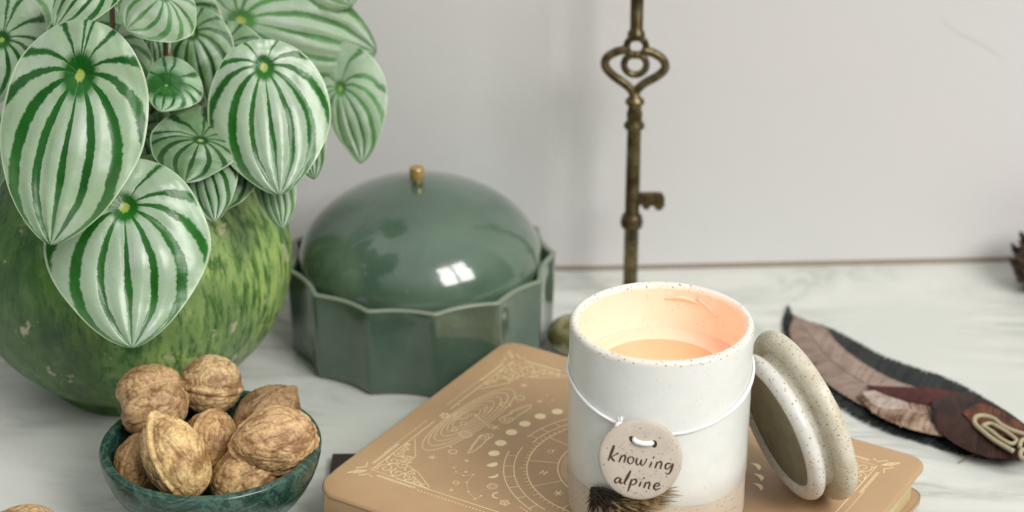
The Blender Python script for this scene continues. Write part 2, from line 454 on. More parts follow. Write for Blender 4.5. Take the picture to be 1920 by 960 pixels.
for k, s_ in enumerate((1, .86, .72, .57, .43, .3)):
    ell(9.25, 2.98 + (1 - s_) * -.25, 3.75 * s_, .98 * s_ + .06, .04, .055)
for x, y, r in ((948, 759, .26), (865, 780, .38), (873, 815, .33), (914, 768, .22), (869, 794, .16), (852, 806, .14), (888, 778, .14)):
    c_ = pxuv(x, y); f.circ(c_, r, .045)
    if r > .3: f.circ(c_, r * .6, .03)
f.line(pxuv(890, 778), pxuv(917, 800), .045); f.circ(pxuv(921, 800), .17, .045); f.star(pxuv(929, 802), .26, 4, .06)
f.put('foil_orbit_chart')
for pts in ([(995, 759), (978, 764), (960, 771), (957, 776), (950, 779), (937, 785), (940, 791), (952, 794), (963, 786), (977, 776), (992, 766)],
            [(925, 816), (912, 814), (902, 816), (896, 822), (890, 830), (885, 836), (882, 842), (878, 850), (890, 845), (902, 836), (912, 826)]):
    f = Foil(); sm = cr([(*pxuv(*p), 0) for p in pts], 5, True); f.stroke([(p.x, p.y) for p in sm], .05, True)
    c_ = pxuv(*((952, 787) if pts[0][0] > 950 else (907, 820))); f.spiral(c_, .3, 1.6, 0, 1, .045)
    m_ = [V((p.x, p.y, 0)) for p in sm]; ctr = sum(m_, V()) / len(m_)
    f.stroke([((p - ctr) * .72 + ctr).xy for p in m_[: len(m_) * 2 // 3]], .03)
    f.put('foil_cloud')
f = Foil()                                              # loose stars, rings, a constellation
for x, y, r in ((982, 723, .2), (1012, 753, .16), (1025, 741, .07), (1036, 751, .06), (875, 864, .12), (845, 838, .08), (810, 858, .22), (873, 885, .1), (846, 919, .1), (861, 700 + 60, .05)):
    f = Foil(); f.star(pxuv(x, y), r, 5, .05); f.put('foil_star')
for x, y, r_ in ((975, 746, .24), (849, 847, .2), (855, 905, .14)):
    f = Foil(); f.circ(pxuv(x, y), r_, .045); f.put('foil_ring')
f = Foil()
cs = [pxuv(*p) for p in ((851, 877), (855, 885), (869, 892), (888, 890), (875, 905), (878, 922), (890, 936), (902, 930))]
for a, b in zip(cs, cs[1:]): f.line(a, b, .018)
for a in cs: f.disc(a, .06, 8)
f.put('foil_constellation')

# ------------------------------------------------------------------ candle vessel
def speckled(name, glaze, clay, sc=9, amount=.5, rough=.35, spk=(.16, .10, .05)):
    m = M(name, rough=rough); c = m.co()
    v = m.vor(c, sc * .55); v2 = m.vor(c, sc * .28); n = m.noise(c, 1.2, 4)
    s1 = m.ramp(v, [(.0, 1), (.16, .9), (.27, 0)]); s2 = m.ramp(v2, [(.0, 1), (.08, .9), (.13, 0)])
    f1 = m.math('MULTIPLY', s1, m.ramp(m.noise(c, 2.3, 3), [(.56 - amount * .25, 0), (.66 - amount * .2, min(1, amount * 1.3))]))
    f1 = m.math('MAXIMUM', f1, m.math('MULTIPLY', s2, amount))
    col = m.mix(m.ramp(n, [(.3, 0), (.7, 1)]), glaze, clay); m.set('Base Color', m.mix(f1, col, spk))
    m.bump(m.noise(c, 3.0, 5, .6), .12, .05); return m
mglz = speckled('cool white glaze', (.75, .77, .74), (.80, .81, .78), 8, .16, .3, (.35, .31, .26))
mclay = speckled('bare speckled clay', (.56, .48, .38), (.62, .54, .44), 9, .6, .8)
mrim = speckled('speckled glazed rim', (.74, .70, .62), (.80, .77, .70), 10, .75, .35)
MX, MY, MZ = 6.79, 86.1, 12.4
candle = thing('candle', (MX, MY, ZB), 'lit candle in white glazed ceramic tumbler standing on the tan book', 'candle')
RO, RI = 4.13, 3.74
def wob(a): return 1 + .006 * sin(2 * a + 1) + .003 * sin(5 * a)
GL = 2.75                                                # glaze ends here above the foot
prof = [(0, ZB + .02), (RO - .25, ZB + .02), (RO - .08, ZB + .08), (RO - .01, ZB + .25)] + [(RO - .01, ZB + .25 + (GL - .25) * i / 6) for i in range(1, 7)]
mb = MB(); mb.lathe(prof, (MX, MY, 0), 128, wob); mb.put('clay_foot', mclay.m, candle)
mb = MB(); seg = 128; rows = []
zs = [None] + [ZB + GL + .3 + (MZ - .25 - ZB - GL - .3) * i / 14 for i in range(15)]
for i, z in enumerate(zs):
    row = []
    for k in range(seg):
        a = 2 * pi * k / seg
        low = ZB + 2.42 - .12 * cos(a) + .1 * sin(3 * a + 1) + .03 * noise.noise(V((a * 4, 0, 0)))
        zz = low if z is None else (low + .05 if i == 1 else z)
        r = (RO + (0 if z is None else .035)) * wob(a)
        row.append(V((MX + r * cos(a), MY + r * sin(a), zz)))
    rows.append(row)
mb.grid(rows, closed_u=True)
mb.put('glazed_wall', mglz.m, candle)
mb = MB(); th = []
zr = MZ - .25
for i in range(13):
    a = pi * i / 12; rc = (RO + .035 + RI) / 2; rw = (RO + .035 - RI) / 2
    th.append((rc + rw * cos(a), zr + .25 * sin(a)))
mb.lathe(th, (MX, MY, 0), 128, wob); mb.put('rim', mrim.m, candle)
mi = speckled('warm tinted inner glaze', (.70, .63, .54), (.74, .67, .58), 7, .2, .3)  # warmth of the flame is put into the glaze colour
mb = MB(); WAX = 10.0
mb.lathe([(RI, zr - (zr - WAX + .6) * i / 10) for i in range(11)], (MX, MY, 0), 128, wob); mb.put('inner_wall', mi.m, candle)
mwax = M('cream wax', (.82, .60, .46), .45); mwax.set('Subsurface Weight', .4); mwax.set('Subsurface Radius', (.01, .006, .003)); mwax.set('Subsurface Scale', .6)
cw = mwax.co(); mwax.bump(mwax.noise(cw, 1.4, 3), .6, .2)
mb = MB(); mb.lathe([(RI + .02, WAX + .16), (RI - .1, WAX + .06), (RI - .3, WAX + .01), (3.1, WAX), (2.95, WAX - .05), (2.85, WAX - .12), (0.001, WAX - .12)], (MX, MY, 0), 96); mb.put('wax', mwax.m, candle)
mpool = M('melted wax', (.78, .42, .24), .08); mpool.set('Coat Weight', .6)
mb = MB(); mb.lathe([(2.92, WAX - .085), (2.8, WAX - .09), (0.001, WAX - .09)], (MX, MY, 0), 96); mb.put('melted_wax', mpool.m, candle)
# smear of wax high on the inside wall
mb = MB(); pts = []
for i in range(22):
    t = i / 21; a = radians(84 - 26 * t + 0); zz = 11.62 + .16 * sin(pi * t) ; pts.append(V((MX + (RI - .02) * cos(a), MY + (RI - .02) * sin(a), zz)))
mb.tube(pts, lambda t: .02 + .09 * sin(pi * min(1, max(0, t))) ** .6, 8)
pts = [V((MX + (RI - .02) * cos(radians(60 - 3 * i)), MY + (RI - .02) * sin(radians(60 - 3 * i)), 11.9 - .1 * i)) for i in range(7)]
mb.tube(pts, .05, 8)
mb.put('wax_drip', mwax.m, candle)
mwick = M('charred wick', (.03, .02, .015), .9)
WX, WY = MX + .1, MY - 1.3
mb = MB(); mb.tube([(WX, WY, WAX - .2), (WX, WY, WAX + .1), (WX + .05, WY, WAX + .26)], .06, 8); mb.put('wick', mwick.m, candle)
mfl = M('flame', (1, .6, .2), .5); mfl.set('Emission Color', (1, .62, .25, 1)); mfl.set('Emission Strength', 9)
mb = MB(); mb.lathe([(.001, WAX + .12), (.1, WAX + .18), (.14, WAX + .3), (.11, WAX + .44), (.05, WAX + .58), (.001, WAX + .68)], (WX + .04, WY, 0), 20); fl = mb.put('flame', mfl.m, candle)
lp = bpy.data.lights.new('flame_light', 'POINT'); lp.energy = .043; lp.color = (1.0, .36, .17); lp.shadow_soft_size = .004
lo = bpy.data.objects.new('flame_light', lp); COL.objects.link(lo); lo.location = V((WX, WY, WAX + 1.15)) * S

# ------------------------------------------------------------------ twine round the candle
mtw = M('white cotton twine', (.86, .85, .86), .9)
ct = mtw.co(); mtw.bump(mtw.noise(ct, 22, 3), .5, .03)
twpts = [(-90, 2.42), (-75, 2.52), (-60, 2.78), (-45, 3.05), (-30, 3.28), (-18, 3.45), (-5, 3.55), (10, 3.5), (22, 3.38), (40, 3.12), (55, 2.9), (70, 2.6), (82, 2.38), (95, 2.25), (130, 2.2), (180, 2.25), (225, 2.3), (255, 2.35)]
def onmug(az, drop, r=0):           # azimuth from the side facing the camera, clockwise to the right
    a = radians(-90 + az); return V((MX + (RO + .035 + r) * cos(a) * wob(a), MY + (RO + .035 + r) * sin(a) * wob(a), MZ - drop))
base_ = [onmug(p.x, p.y, .07) for p in cr([(a, b) for a, b in twpts], 10)]
twine = thing('twine', (MX, MY, MZ - 2.4), 'white cotton twine tied round the candle tumbler', 'string')
mb = MB()
def twist(mb, path, r=.055, off=.026, pitch=.22, strands=2, seg=6):
    Ls = [0]
    for a, b in zip(path, path[1:]): Ls.append(Ls[-1] + (b - a).length)
    n = max(8, int(Ls[-1] / .045)); rs = []; j = 0
    for i in range(n + 1):
        s_ = Ls[-1] * i / n
        while j < len(Ls) - 2 and Ls[j + 1] < s_: j += 1
        f_ = (s_ - Ls[j]) / max(1e-6, Ls[j + 1] - Ls[j]); rs.append(path[j].lerp(path[j + 1], f_))
    for k in range(strands):
        out = []
        for i, p in enumerate(rs):
            t = (rs[min(i + 1, n)] - rs[max(i - 1, 0)]).normalized(); u = t.cross(V((0, 0, 1)));
            u = u.normalized() if u.length > .05 else V((1, 0, 0)); w = t.cross(u)
            a = 2 * pi * (Ls[-1] * i / n) / pitch + 2 * pi * k / strands
            out.append(p + u * cos(a) * off + w * sin(a) * off)
        mb.tube(out, r, seg)
b1 = [p for p in base_]
twist(mb, b1 + [b1[0]])
b2 = [onmug(p.x, p.y + (.0 if p.x < 25 else -.13 * min(1, (p.x - 25) / 30)), .07) for p in cr([(a, b) for a, b in twpts if a >= 20], 8)]
twist(mb, b2, .035, .03)
mb.put('twine_loop', mtw.m, twine)
mb = MB(); kc = onmug(-28, 3.32, .18)
rnd = random.Random(3)
mb.tube([kc + V((.16 * cos(t), -.1 + .05 * sin(2 * t), .2 * sin(t))) for t in [2 * pi * i / 16 for i in range(16)]], .075, 7, closed=True)
mb.tube([kc + V((.13 * sin(t), .05 * cos(t) - .06, .13 * cos(t) - .08)) for t in [2 * pi * i / 16 for i in range(16)]], .075, 7, closed=True)
for k in range(16):
    d = V((rnd.uniform(-.16, .2), rnd.uniform(-.12, .02), .42 + rnd.uniform(-.08, .12)))
    mb.tube([kc, kc + d * .5 + V((rnd.uniform(-.05, .05), 0, 0)), kc + d], lambda t: .035 * (1 - t * .6), 5)
for k in range(10):
    d = V((rnd.uniform(-.34, -.12), rnd.uniform(-.1, .02), rnd.uniform(-.3, -.1)))
    mb.tube([kc, kc + d * .5, kc + d], lambda t: .035 * (1 - t * .6), 5)
mb.put('knot', mtw.m, twine)

# ------------------------------------------------------------------ clay tag
TW = at(1200, 861, 5.95)
taz, tel = radians(-6), radians(12)
tn = V((sin(taz) * cos(tel), -cos(taz) * cos(tel), sin(tel))); tr = V((cos(taz), sin(taz), 0)); tu = tn.cross(tr); tu = -tu if tu.z < 0 else tu
TR = 1.86
ctg = V((MX, MY, 0)) + V((sin(radians(-10)), -cos(radians(-10)), 0)) * (RO + .34); 
TC = None
# centre: on the line of sight of the photographed disc, just in front of the tumbler wall
for k in [x * .02 for x in range(4600, 5100)]:
    p = dp(1200, 861, k)
    if (p.xy - V((MX, MY))).length < RO + .42: TC = p; break
tagt = thing('clay_tag', TC, 'round speckled clay tag stamped knowing alpine, hanging on the candle', 'tag')
mtag = speckled('speckled stoneware', (.50, .43, .36), (.58, .51, .43), 9, .5, .85, (.12, .06, .03))
def tg(x, y, z=0): return TC + tr * x + tu * y + tn * z
mb = MB(); rows = []
for r, z in ((.001, -.2), (TR - .15, -.2), (TR - .05, -.16), (TR, -.06), (TR, .05), (TR - .04, .12), (TR - .13, .17), (TR - .5, .175), (TR * .5, .18), (.001, .18)):
    rows.append([tg(r * (1 + .008 * sin(3 * a) + .006 * sin(5 * a + 1)) * cos(a), r * (1 + .008 * sin(3 * a)) * sin(a), z) for a in [2 * pi * i / 80 for i in range(80)]])
mb.grid(rows, closed_u=True); mb.put('tag_disc', mtag.m, tagt)
mink = M('brown stamped oxide', (.075, .035, .02), .8)
SPX = TR / 375.0                                   # enlarged-photo pixels -> cm
def tp(x, y, z=.184): return tg((x - 770) * SPX, -(y - 478) * SPX / .965, z)
def brush(mb, pts, ws):
    sm = cr([(a, b, w) for (a, b), w in zip(pts, ws)], 7)
    l = []; r = []
    for i, p in enumerate(sm):
        t = (sm[min(i + 1, len(sm) - 1)] - sm[max(i - 1, 0)]); t.z = 0; t.normalize(); nn = V((-t.y, t.x, 0)) * p.z * .6
        l.append(tp(p.x + nn.x, p.y + nn.y)); r.append(tp(p.x - nn.x, p.y - nn.y))
    lo_ = [q - tn * .03 for q in l]; ro_ = [q - tn * .03 for q in r]
    mb.grid([lo_, l, r, ro_])
mb = MB()
B = lambda pts, *w: brush(mb, pts, w if len(w) == len(pts) else [w[0]] * len(pts))
B([(537, 352), (522, 400), (505, 450), (489, 497)], 16, 23, 18, 8)
B([(578, 420), (552, 436), (512, 462)], 13, 9, 8); B([(512, 460), (530, 482), (548, 500)], 9, 17, 8)
B([(606, 440), (596, 470), (584, 505)], 9, 15, 11); B([(590, 488), (606, 455), (634, 438), (640, 462), (628, 506)], 6, 8, 14, 16, 10)
B([(690, 447), (668, 462), (664, 494), (684, 512), (708, 497), (714, 464), (694, 447)], 9, 14, 16, 9, 10, 14, 9)
B([(748, 456), (738, 492), (748, 518), (768, 506), (786, 468)], 14, 17, 11, 8, 12); B([(786, 468), (780, 504), (792, 522), (812, 506), (832, 458)], 12, 15, 10, 8, 13)
B([(878, 482), (868, 510), (858, 537)], 10, 15, 10); B([(890, 436), (897, 447)], 13, 15)
B([(926, 480), (918, 510), (908, 540)], 10, 15, 11); B([(912, 524), (930, 492), (958, 478), (964, 502), (952, 546)], 6, 8, 14, 16, 10)
B([(1050, 494), (1020, 490), (1000, 512), (1004, 540), (1028, 536), (1050, 506)], 10, 12, 16, 12, 8, 10)
B([(1068, 488), (1058, 530), (1042, 574), (1020, 586), (1000, 572)], 14, 18, 13, 8, 6)
B([(604, 650), (576, 646), (554, 668), (560, 692), (584, 684), (604, 654)], 10, 12, 14, 11, 8, 11); B([(610, 650), (600, 680), (612, 694), (628, 686)], 13, 18, 12, 6)
B([(692, 574), (672, 620), (650, 664), (640, 690), (652, 706)], 14, 22, 20, 14, 7)
B([(704, 650), (692, 700), (674, 764)], 11, 18, 10); B([(694, 684), (716, 656), (744, 654), (744, 680), (722, 700), (700, 696)], 6, 10, 16, 14, 9, 8)
B([(790, 668), (780, 694), (772, 716)], 10, 16, 9); B([(808, 630), (816, 640)], 13, 15)
B([(832, 670), (824, 698), (814, 726)], 10, 15, 11); B([(818, 708), (836, 682), (860, 670), (866, 692), (856, 726), (872, 732)], 6, 8, 14, 15, 11, 5)
B([(908, 704), (940, 700), (956, 686), (938, 674), (912, 688), (904, 716), (924, 734), (964, 718)], 8, 9, 11, 11, 14, 16, 12, 7)
mb.put('stamped_letters', mink.m, tagt)
mhole = M('dark hole', (.05, .02, .012), .9)
mb = MB()
for cx, cy, rx, ry, rot in ((702, 296, 42, 26, -.75), (893, 322, 26, 34, .1)):
    pts = []
    for i in range(24):
        a = 2 * pi * i / 24; x = rx * cos(a); y = ry * sin(a); pts.append((cx + x * cos(-rot) - y * sin(-rot), cy + x * sin(-rot) + y * cos(-rot)))
    n = len(mb.v); mb.v += [tp(*p, .183) for p in pts]; mb.f.append(tuple(range(n, n + 24)))
    mb.grid([[tp(cx + (p[0] - cx) * s_, cy + (p[1] - cy) * s_, z) for p in pts] for s_, z in ((1, .18), (1.0, .187), (1.12, .187), (1.2, .17))], closed_u=True) if False else None
mb.put('string_hole', mhole.m, tagt)  # flat dark discs stand in for the shade inside the holes
mb = MB(); mb.tube([tp(712, 286, .12), tp(716, 300, .2), tp(742, 310, .25), (tp(790, 318, .27)), tp(840, 318, .25), tp(866, 316, .2), tp(874, 316, .12)], .115, 10); mb.put('string_stitch', mtw.m, tagt)

# ------------------------------------------------------------------ feather barbs tied behind the tag
mdk = M('dark brown barbs', (.030, .018, .010), .6); mgo = M('golden brown barbs', rough=.5)
cg = mgo.co(); mgo.set('Base Color', mgo.mix(mgo.ramp(mgo.noise(cg, 2.5, 3), [(.42, 0), (.6, 1)]), (.12, .07, .025), (.42, .28, .10)))
tuft = thing('feather_tuft', onmug(-22, 8.6, .2), 'small tuft of golden brown feather barbs poking out under the round clay tag', 'feather')
rnd = random.Random(11)
def barbs(n, root, ends, m, name, w0=.035, rr=.12):
    mb = MB()
    for i in range(n):
        t = rnd.random(); ex, ey = ends(t)
        rx, ry = root[0] + rnd.uniform(-14, 14), root[1] + rnd.uniform(-8, 8)
        def wallpt(x, y, off):
            for k in [9300 + 4 * j for j in range(320)]:
                p = dp(x, y, k / 100)
                if (p.xy - V((MX, MY))).length < RO + off: return p
            return dp(x, y, 98)
        off = rnd.uniform(.08, .42)
        a = wallpt(rx, ry, .12 + off * .3); c_ = wallpt(ex, ey, off); b = wallpt((rx + ex) / 2 + rnd.uniform(-3, 3), (ry + ey) / 2 + rnd.uniform(-5, 2), off + .12)
        mb.tube(cr([a, b, c_], 5), lambda s_: w0 * (1 - s_) ** .7 + .006, 4)
    return mb.put(name, m, tuft)
barbs(120, (1118, 934), lambda t: (1190 + 84 * t + rnd.uniform(-12, 8), 955 - 40 * t * t + rnd.uniform(-6, 22)), mgo.m, 'golden_barbs', .05)
barbs(130, (1122, 922), lambda t: (1098 + 110 * t + rnd.uniform(-6, 10), 938 + rnd.uniform(-8, 40)), mdk.m, 'dark_barbs', .06)
barbs(7, (1180, 930), lambda t: (1250 + 24 * t, 905 + 25 * t), mdk.m, 'stray_barbs', .012)

# ------------------------------------------------------------------ lid leaning on the candle
ln = (CR * -.88 + CU * -.40 - CF * .20).normalized()
lup = (V((0, 0, 1)) - ln * ln.z).normalized(); ls = ln.cross(lup)
RF = 4.3
LC = at(1493, 786, ZB + .02 + RF * lup.z)
LB = LC - lup * RF
lid = thing('stoneware_lid', LB, 'speckled stoneware lid leaning on edge against the right side of the candle', 'lid')
mlid = speckled('speckled cream stoneware', (.52, .47, .35), (.66, .62, .51), 11, .95, .45, (.20, .12, .05))
mlg = speckled('white glazed plug', (.60, .58, .53), (.72, .71, .67), 8.5, .75, .2, (.3, .2, .1))
def disc(prof, name, m):
    mb = MB(); rows = []
    for r, z in prof:
        rows.append([LC + (lup * sin(a) + ls * cos(a)) * (r * (1 + .006 * sin(2 * a) + .004 * sin(5 * a + 2))) + ln * (z * (.84 if z > 0 else 1)) for a in [2 * pi * i / 110 for i in range(110)]])
    mb.grid(rows, closed_u=True); return mb.put(name, m, lid)
fl_ = [(.001, -.88), (RF - 1.0, -.87)] + [(RF - .46 + .46 * cos(a), -.40 + .46 * sin(a)) for a in [-pi / 2 + pi * i / 14 for i in range(15)]] + [(RF - .75, .06), (3.4, .05)]
disc(fl_, 'lid_flange', mlid.m)
disc([(3.4, .04), (3.3, .1), (3.28, .42), (3.32, .55)], 'lid_neck', mlid.m)
disc([(3.32, .5), (3.4, .56)] + [(RF - 1.05 + .45 * cos(a), 1.05 + .48 * sin(a)) for a in [-pi / 2 + pi * i / 14 for i in range(15)]] + [(3.05, 1.5), (2.95, 1.4), (2.9, 1.25)], 'lid_plug', mlg.m)
mol = speckled('shaded olive underside', (.15, .155, .10), (.23, .23, .16), 8, .5, .3)  # inner face of the lid: its shade is put into the colour
disc([(2.92, 1.28), (2.7, 1.2), (2.5, 1.24), (2.3, 1.2), (.001, 1.18)], 'lid_underside', mol.m)

# ------------------------------------------------------------------ green marble bowl
mgm = M('green marble', rough=.24)
c = mgm.co(); n1 = mgm.noise(c, .7, 8, .68, .8); n2 = mgm.noise(c, 4, 6, .7); n3 = mgm.noise(mgm.co((1, 1, 1.6), (.5, .3, .9)), .55, 6, .6, 1.6)
col = mgm.mix(mgm.ramp(n1, [(.36, 0), (.62, 1)]), (.004, .022, .015), (.018, .066, .045))
col = mgm.mix(mgm.ramp(n2, [(.52, 0), (.68, .4)]), col, (.06, .14, .105))
col = mgm.mix(mgm.ramp(n3, [(.45, 0), (.49, .4), (.51, .4), (.56, 0)]), col, (.12, .21, .17))
mgm.set('Base Color', col); mgm.bump(n2, .08, .02)
BX, BY, BZ = -14.46, 88.74, 4.5
RB = 5.3
prof = [(0.001, .0), (2.5, 0), (2.75, .12)] + [(RB * sin(radians(a)) ** .85 * 1.0, BZ - .25 - (BZ - .2) * cos(radians(a)) ** 1.25) for a in (36, 44, 52, 60, 68, 76, 83, 90)] 
prof += [(RB, BZ - .16), (RB - .04, BZ - .06), (RB - .12, BZ), (RB - .38, BZ), (RB - .46, BZ - .05), (RB - .5, BZ - .14)]
prof += [((RB - .5) * sin(radians(a)) ** .9, BZ - .2 - (BZ - .8) * cos(radians(a)) ** 1.2) for a in (84, 76, 68, 60, 50, 40, 30, 20, 10)] + [(.001, .62)]
mb = MB(); mb.lathe(prof, (BX, BY, 0), 128)
o = mb.put('marble_bowl', mgm.m, loc=(BX, BY, 0))
tag(o, 'dark green marble bowl heaped with walnuts in front of the plant pot', 'bowl')

# ------------------------------------------------------------------ walnuts
mwn = M('walnut shell', rough=.55)
c = mwn.co()
at_ = mwn.n('Attribute', attribute_name='crease'); cr_ = at_.outputs['Fac']
n1 = mwn.noise(c, 1.1, 5, .65); n2 = mwn.noise(c, 6, 5, .7)
col = mwn.mix(mwn.ramp(n2, [(.32, 0), (.68, 1)]), (.43, .27, .12), (.72, .53, .30))
col = mwn.mix(mwn.ramp(n1, [(.47, 0), (.60, .85)]), col, (.24, .125, .05))
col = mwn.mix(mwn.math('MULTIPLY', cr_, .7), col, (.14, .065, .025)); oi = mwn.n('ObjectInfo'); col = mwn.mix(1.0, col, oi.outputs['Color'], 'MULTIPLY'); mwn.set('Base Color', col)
mwn.bump(mwn.math('ADD', n2, mwn.math('MULTIPLY', mwn.vor(c, 9), .4)), .45, .05)
import bmesh
def ico(sub):
    bm = bmesh.new(); bmesh.ops.create_icosphere(bm, subdivisions=sub, radius=1); vs = [v.co.copy() for v in bm.verts]; fs = [tuple(v.index for v in f.verts) for f in bm.faces]; bm.free(); return vs, fs
ICO = ico(6)
def walnut(loc, fwd, seamn, size, seed, label, radii=(.88, 1.1, .95), pinch=0.0, group='walnuts heaped in the green bowl', tint=(1, 1, 1)):
    """fwd: direction of the pointed end; seamn: direction across the seam"""
    y = V(fwd).normalized(); x = V(seamn); x = (x - y * x.dot(y)).normalized(); z = x.cross(y)
    vs = []; cre = []; off = V((seed * 7.3, seed * 3.1, seed * 1.7))
    for d in ICO[0]:
        lon = atan2(d.z, abs(d.x) + 1e-6)
        # net of wrinkles running roughly pole to pole
        q = V((d.x * 2.1, d.y * 1.15, d.z * 2.1)) + off
        wv = V((noise.noise(q * 1.4), noise.noise(q * 1.4 + V((9, 2, 4))), noise.noise(q * 1.4 + V((3, 8, 1))))) * .55
        a = abs(noise.noise((q + wv) * 1.6)); b = abs(noise.noise((q + wv) * 3.4 + V((5, 5, 5)))); c2 = noise.noise(q * 9)
        w = min(1, a * 4.2); w2 = min(1, b * 4)
        crease = (1 - w) ** 2.4 * .9 + (1 - w2) ** 2.6 * .45
        h = 1 + .05 * noise.noise(q * .8) - .032 * (1 - w) ** 1.7 - .018 * (1 - w2) ** 1.4 + .006 * c2 + .016 * noise.noise(q * 3.1)
        vd = noise.voronoi(q * 2.7 + wv * 2)[0]; pit = max(0, 1 - vd[0] * 2.2); h -= .030 * pit * pit; crease = min(1, crease + .35 * pit ** 2)
        sd = abs(d.x + .018 * noise.noise(V((d.y * 3, d.z * 3, seed))))
        rid = exp(-(sd / .075) ** 2); gr = exp(-((sd - .15) / .05) ** 2)
        h += (.07 if pinch == 0 else 0) * rid - .02 * gr - .03 * exp(-(sd / .014) ** 2)
        h -= pinch * exp(-(sd / .26) ** 2) - (.10 * d.x if pinch else 0)
        crease = max(crease * (1 - rid), .55 * gr * .6, .8 * exp(-(sd / .016) ** 2))
        tip = max(0, d.y); h += .05 * exp(-((1 - tip) / .02)) + .10 * exp(-((1 - tip) / .14))
        h -= .03 * exp(-((1 + min(0, d.y)) / .05))
        p = V((d.x * radii[0], d.y * radii[1], d.z * radii[2])) * h * size
        vs.append(x * p.x + y * p.y + z * p.z + V(loc)); cre.append(min(1, crease))
    o = put('walnut', vs, ICO[1], mwn.m, loc=loc)
    at_ = o.data.attributes.new('crease', 'FLOAT', 'POINT'); at_.data.foreach_set('value', cre)
    o.color = (*tint, 1)
    tag(o, label, 'walnut', group); return o
def cv(r, u, t): return CR * r + CU * u - CF * t           # right, up, towards the viewer
WN = [
 ((283, 746), 5.75, (.78, .5, .3), (.40, -.80, .42), 1.80, 1, 'walnut at the top left of the heap, pinched round its middle by its seam', (1.05, .98, .98), .17),
 ((397, 722), 5.3, (-.9, .05, .4), (.05, 1, .22), 1.56, 2, 'round walnut with a level seam at the top middle of the heap', (.98, .98, .98), .0),
 ((500, 786), 4.3, (.55, .6, -.3), (.7, -.5, .4), 1.66, 3, 'dark shaded walnut behind the big right hand walnut', (.9, 1.08, .95), .0),
 ((519, 826), 4.9, (-.93, -.15, .25), (.38, .36, .85), 1.72, 4, 'big walnut resting over the right rim of the bowl, pointed end to the left', (.88, 1.14, .92), .0),
 ((393, 830), 3.9, (.2, .8, -.4), (.9, .0, .55), 1.52, 5, 'smaller walnut in the middle of the heap between the others', (.92, 1.02, .95), .0),
 ((330, 860), 4.7, (-.42, .88, .2), (.82, .30, .5), 1.78, 6, 'tall pale walnut at the front left, standing with its pointed end up', (.86, 1.2, .86), .0),
 ((462, 893), 3.1, (.72, .6, .2), (-.45, .75, .5), 1.72, 7, 'low walnut at the front right with seam slanting up under the big walnut', (.88, 1.1, .92), .0),
 ((262, 872), 3.5, (.2, .9, .2), (.8, -.2, .5), 1.4, 8, 'dark walnut deep in the bowl behind the tall pale walnut', (.92, 1.05, .95), .0),
]
TN = [(1.0, .93, .86), (1.12, 1.12, 1.08), (.60, .54, .48), (1.12, 1.04, .98), (.95, .86, .72), (1.3, 1.3, 1.12), (1.15, 1.1, 1.0), (.8, .7, .55)]  # tint per walnut; the one behind the big walnut carries its shade here
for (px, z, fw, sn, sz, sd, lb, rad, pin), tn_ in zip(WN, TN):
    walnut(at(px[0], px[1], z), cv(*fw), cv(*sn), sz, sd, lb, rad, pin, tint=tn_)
walnut(at(54, 1003, 1.45), cv(-.9, .1, .2), cv(0, .6, .8), 1.6, 9, 'walnut lying loose on the marble at the bottom left corner of the photo', (.9, 1.1, .92), 0, 'loose walnuts')
for z_, x_, y_, s_ in ((1.9, BX + 1.2, BY - .8, 31), (2.0, BX - 1.9, BY + 1.3, 32)):
    pass

# ------------------------------------------------------------------ plant pot
PX, PY, PZ, PR = -20.6, 103.5, 7.4, 8.74
mpot = M('streaked green glaze', rough=.42)
cS = mpot.co((1, 1, .22)); cO = mpot.co()
n1 = mpot.noise(cS, .55, 6, .62, .5); n2 = mpot.noise(cO, .28, 3); n3 = mpot.noise(cS, 2.4, 6, .7); n4 = mpot.noise(cO, .62, 6, .68); n5 = mpot.noise(cO, 5, 4, .7)
col = mpot.mix(mpot.ramp(n1, [(.36, 0), (.62, 1)]), (.026, .125, .014), (.13, .31, .045))
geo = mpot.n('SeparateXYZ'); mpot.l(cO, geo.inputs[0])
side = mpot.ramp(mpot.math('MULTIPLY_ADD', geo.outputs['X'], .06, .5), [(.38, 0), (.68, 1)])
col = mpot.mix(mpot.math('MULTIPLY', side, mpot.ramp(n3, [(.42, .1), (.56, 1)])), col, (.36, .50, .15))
col = mpot.mix(mpot.ramp(n2, [(.42, 0), (.62, .6)]), col, (.045, .13, .045))
pm = mpot.noise(mpot.co((1, 1, .5)), 1.5, 8, .78, .4); col = mpot.mix(mpot.ramp(pm, [(.50, 0), (.66, .6)]), col, (.24, .33, .15)); col = mpot.mix(mpot.ramp(pm, [(.30, .5), (.46, 0)]), col, (.020, .075, .012))
col = mpot.mix(mpot.ramp(n3, [(.34, .8), (.50, 0)]), col, (.014, .060, .007))
nb_ = mpot.noise(cO, .17, 3, .5, .6); col = mpot.mix(mpot.math('MULTIPLY', mpot.ramp(nb_, [(.40, .8), (.56, 0)]), mpot.math('SUBTRACT', 1, side)), col, (.018, .055, .012))  # dark left under the leaves: foliage shade put into the glaze colour
col = mpot.mix(mpot.ramp(n4, [(.615, 0), (.65, .9)]), col, (.50, .46, .32))
mpot.set('Base Color', col); mpot.bump(mpot.math('ADD', n5, mpot.math('ADD', n3, pm)), .45, .06)
mpot.set('Coat Weight', .12); mpot.set('Coat Roughness', .3)
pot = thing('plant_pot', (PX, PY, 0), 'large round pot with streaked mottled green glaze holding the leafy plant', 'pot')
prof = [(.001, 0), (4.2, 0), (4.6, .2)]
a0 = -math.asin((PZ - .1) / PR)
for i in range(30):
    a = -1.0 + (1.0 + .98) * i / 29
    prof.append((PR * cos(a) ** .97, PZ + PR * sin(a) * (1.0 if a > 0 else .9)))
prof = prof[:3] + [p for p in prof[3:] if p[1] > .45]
rt, zt = prof[-1]
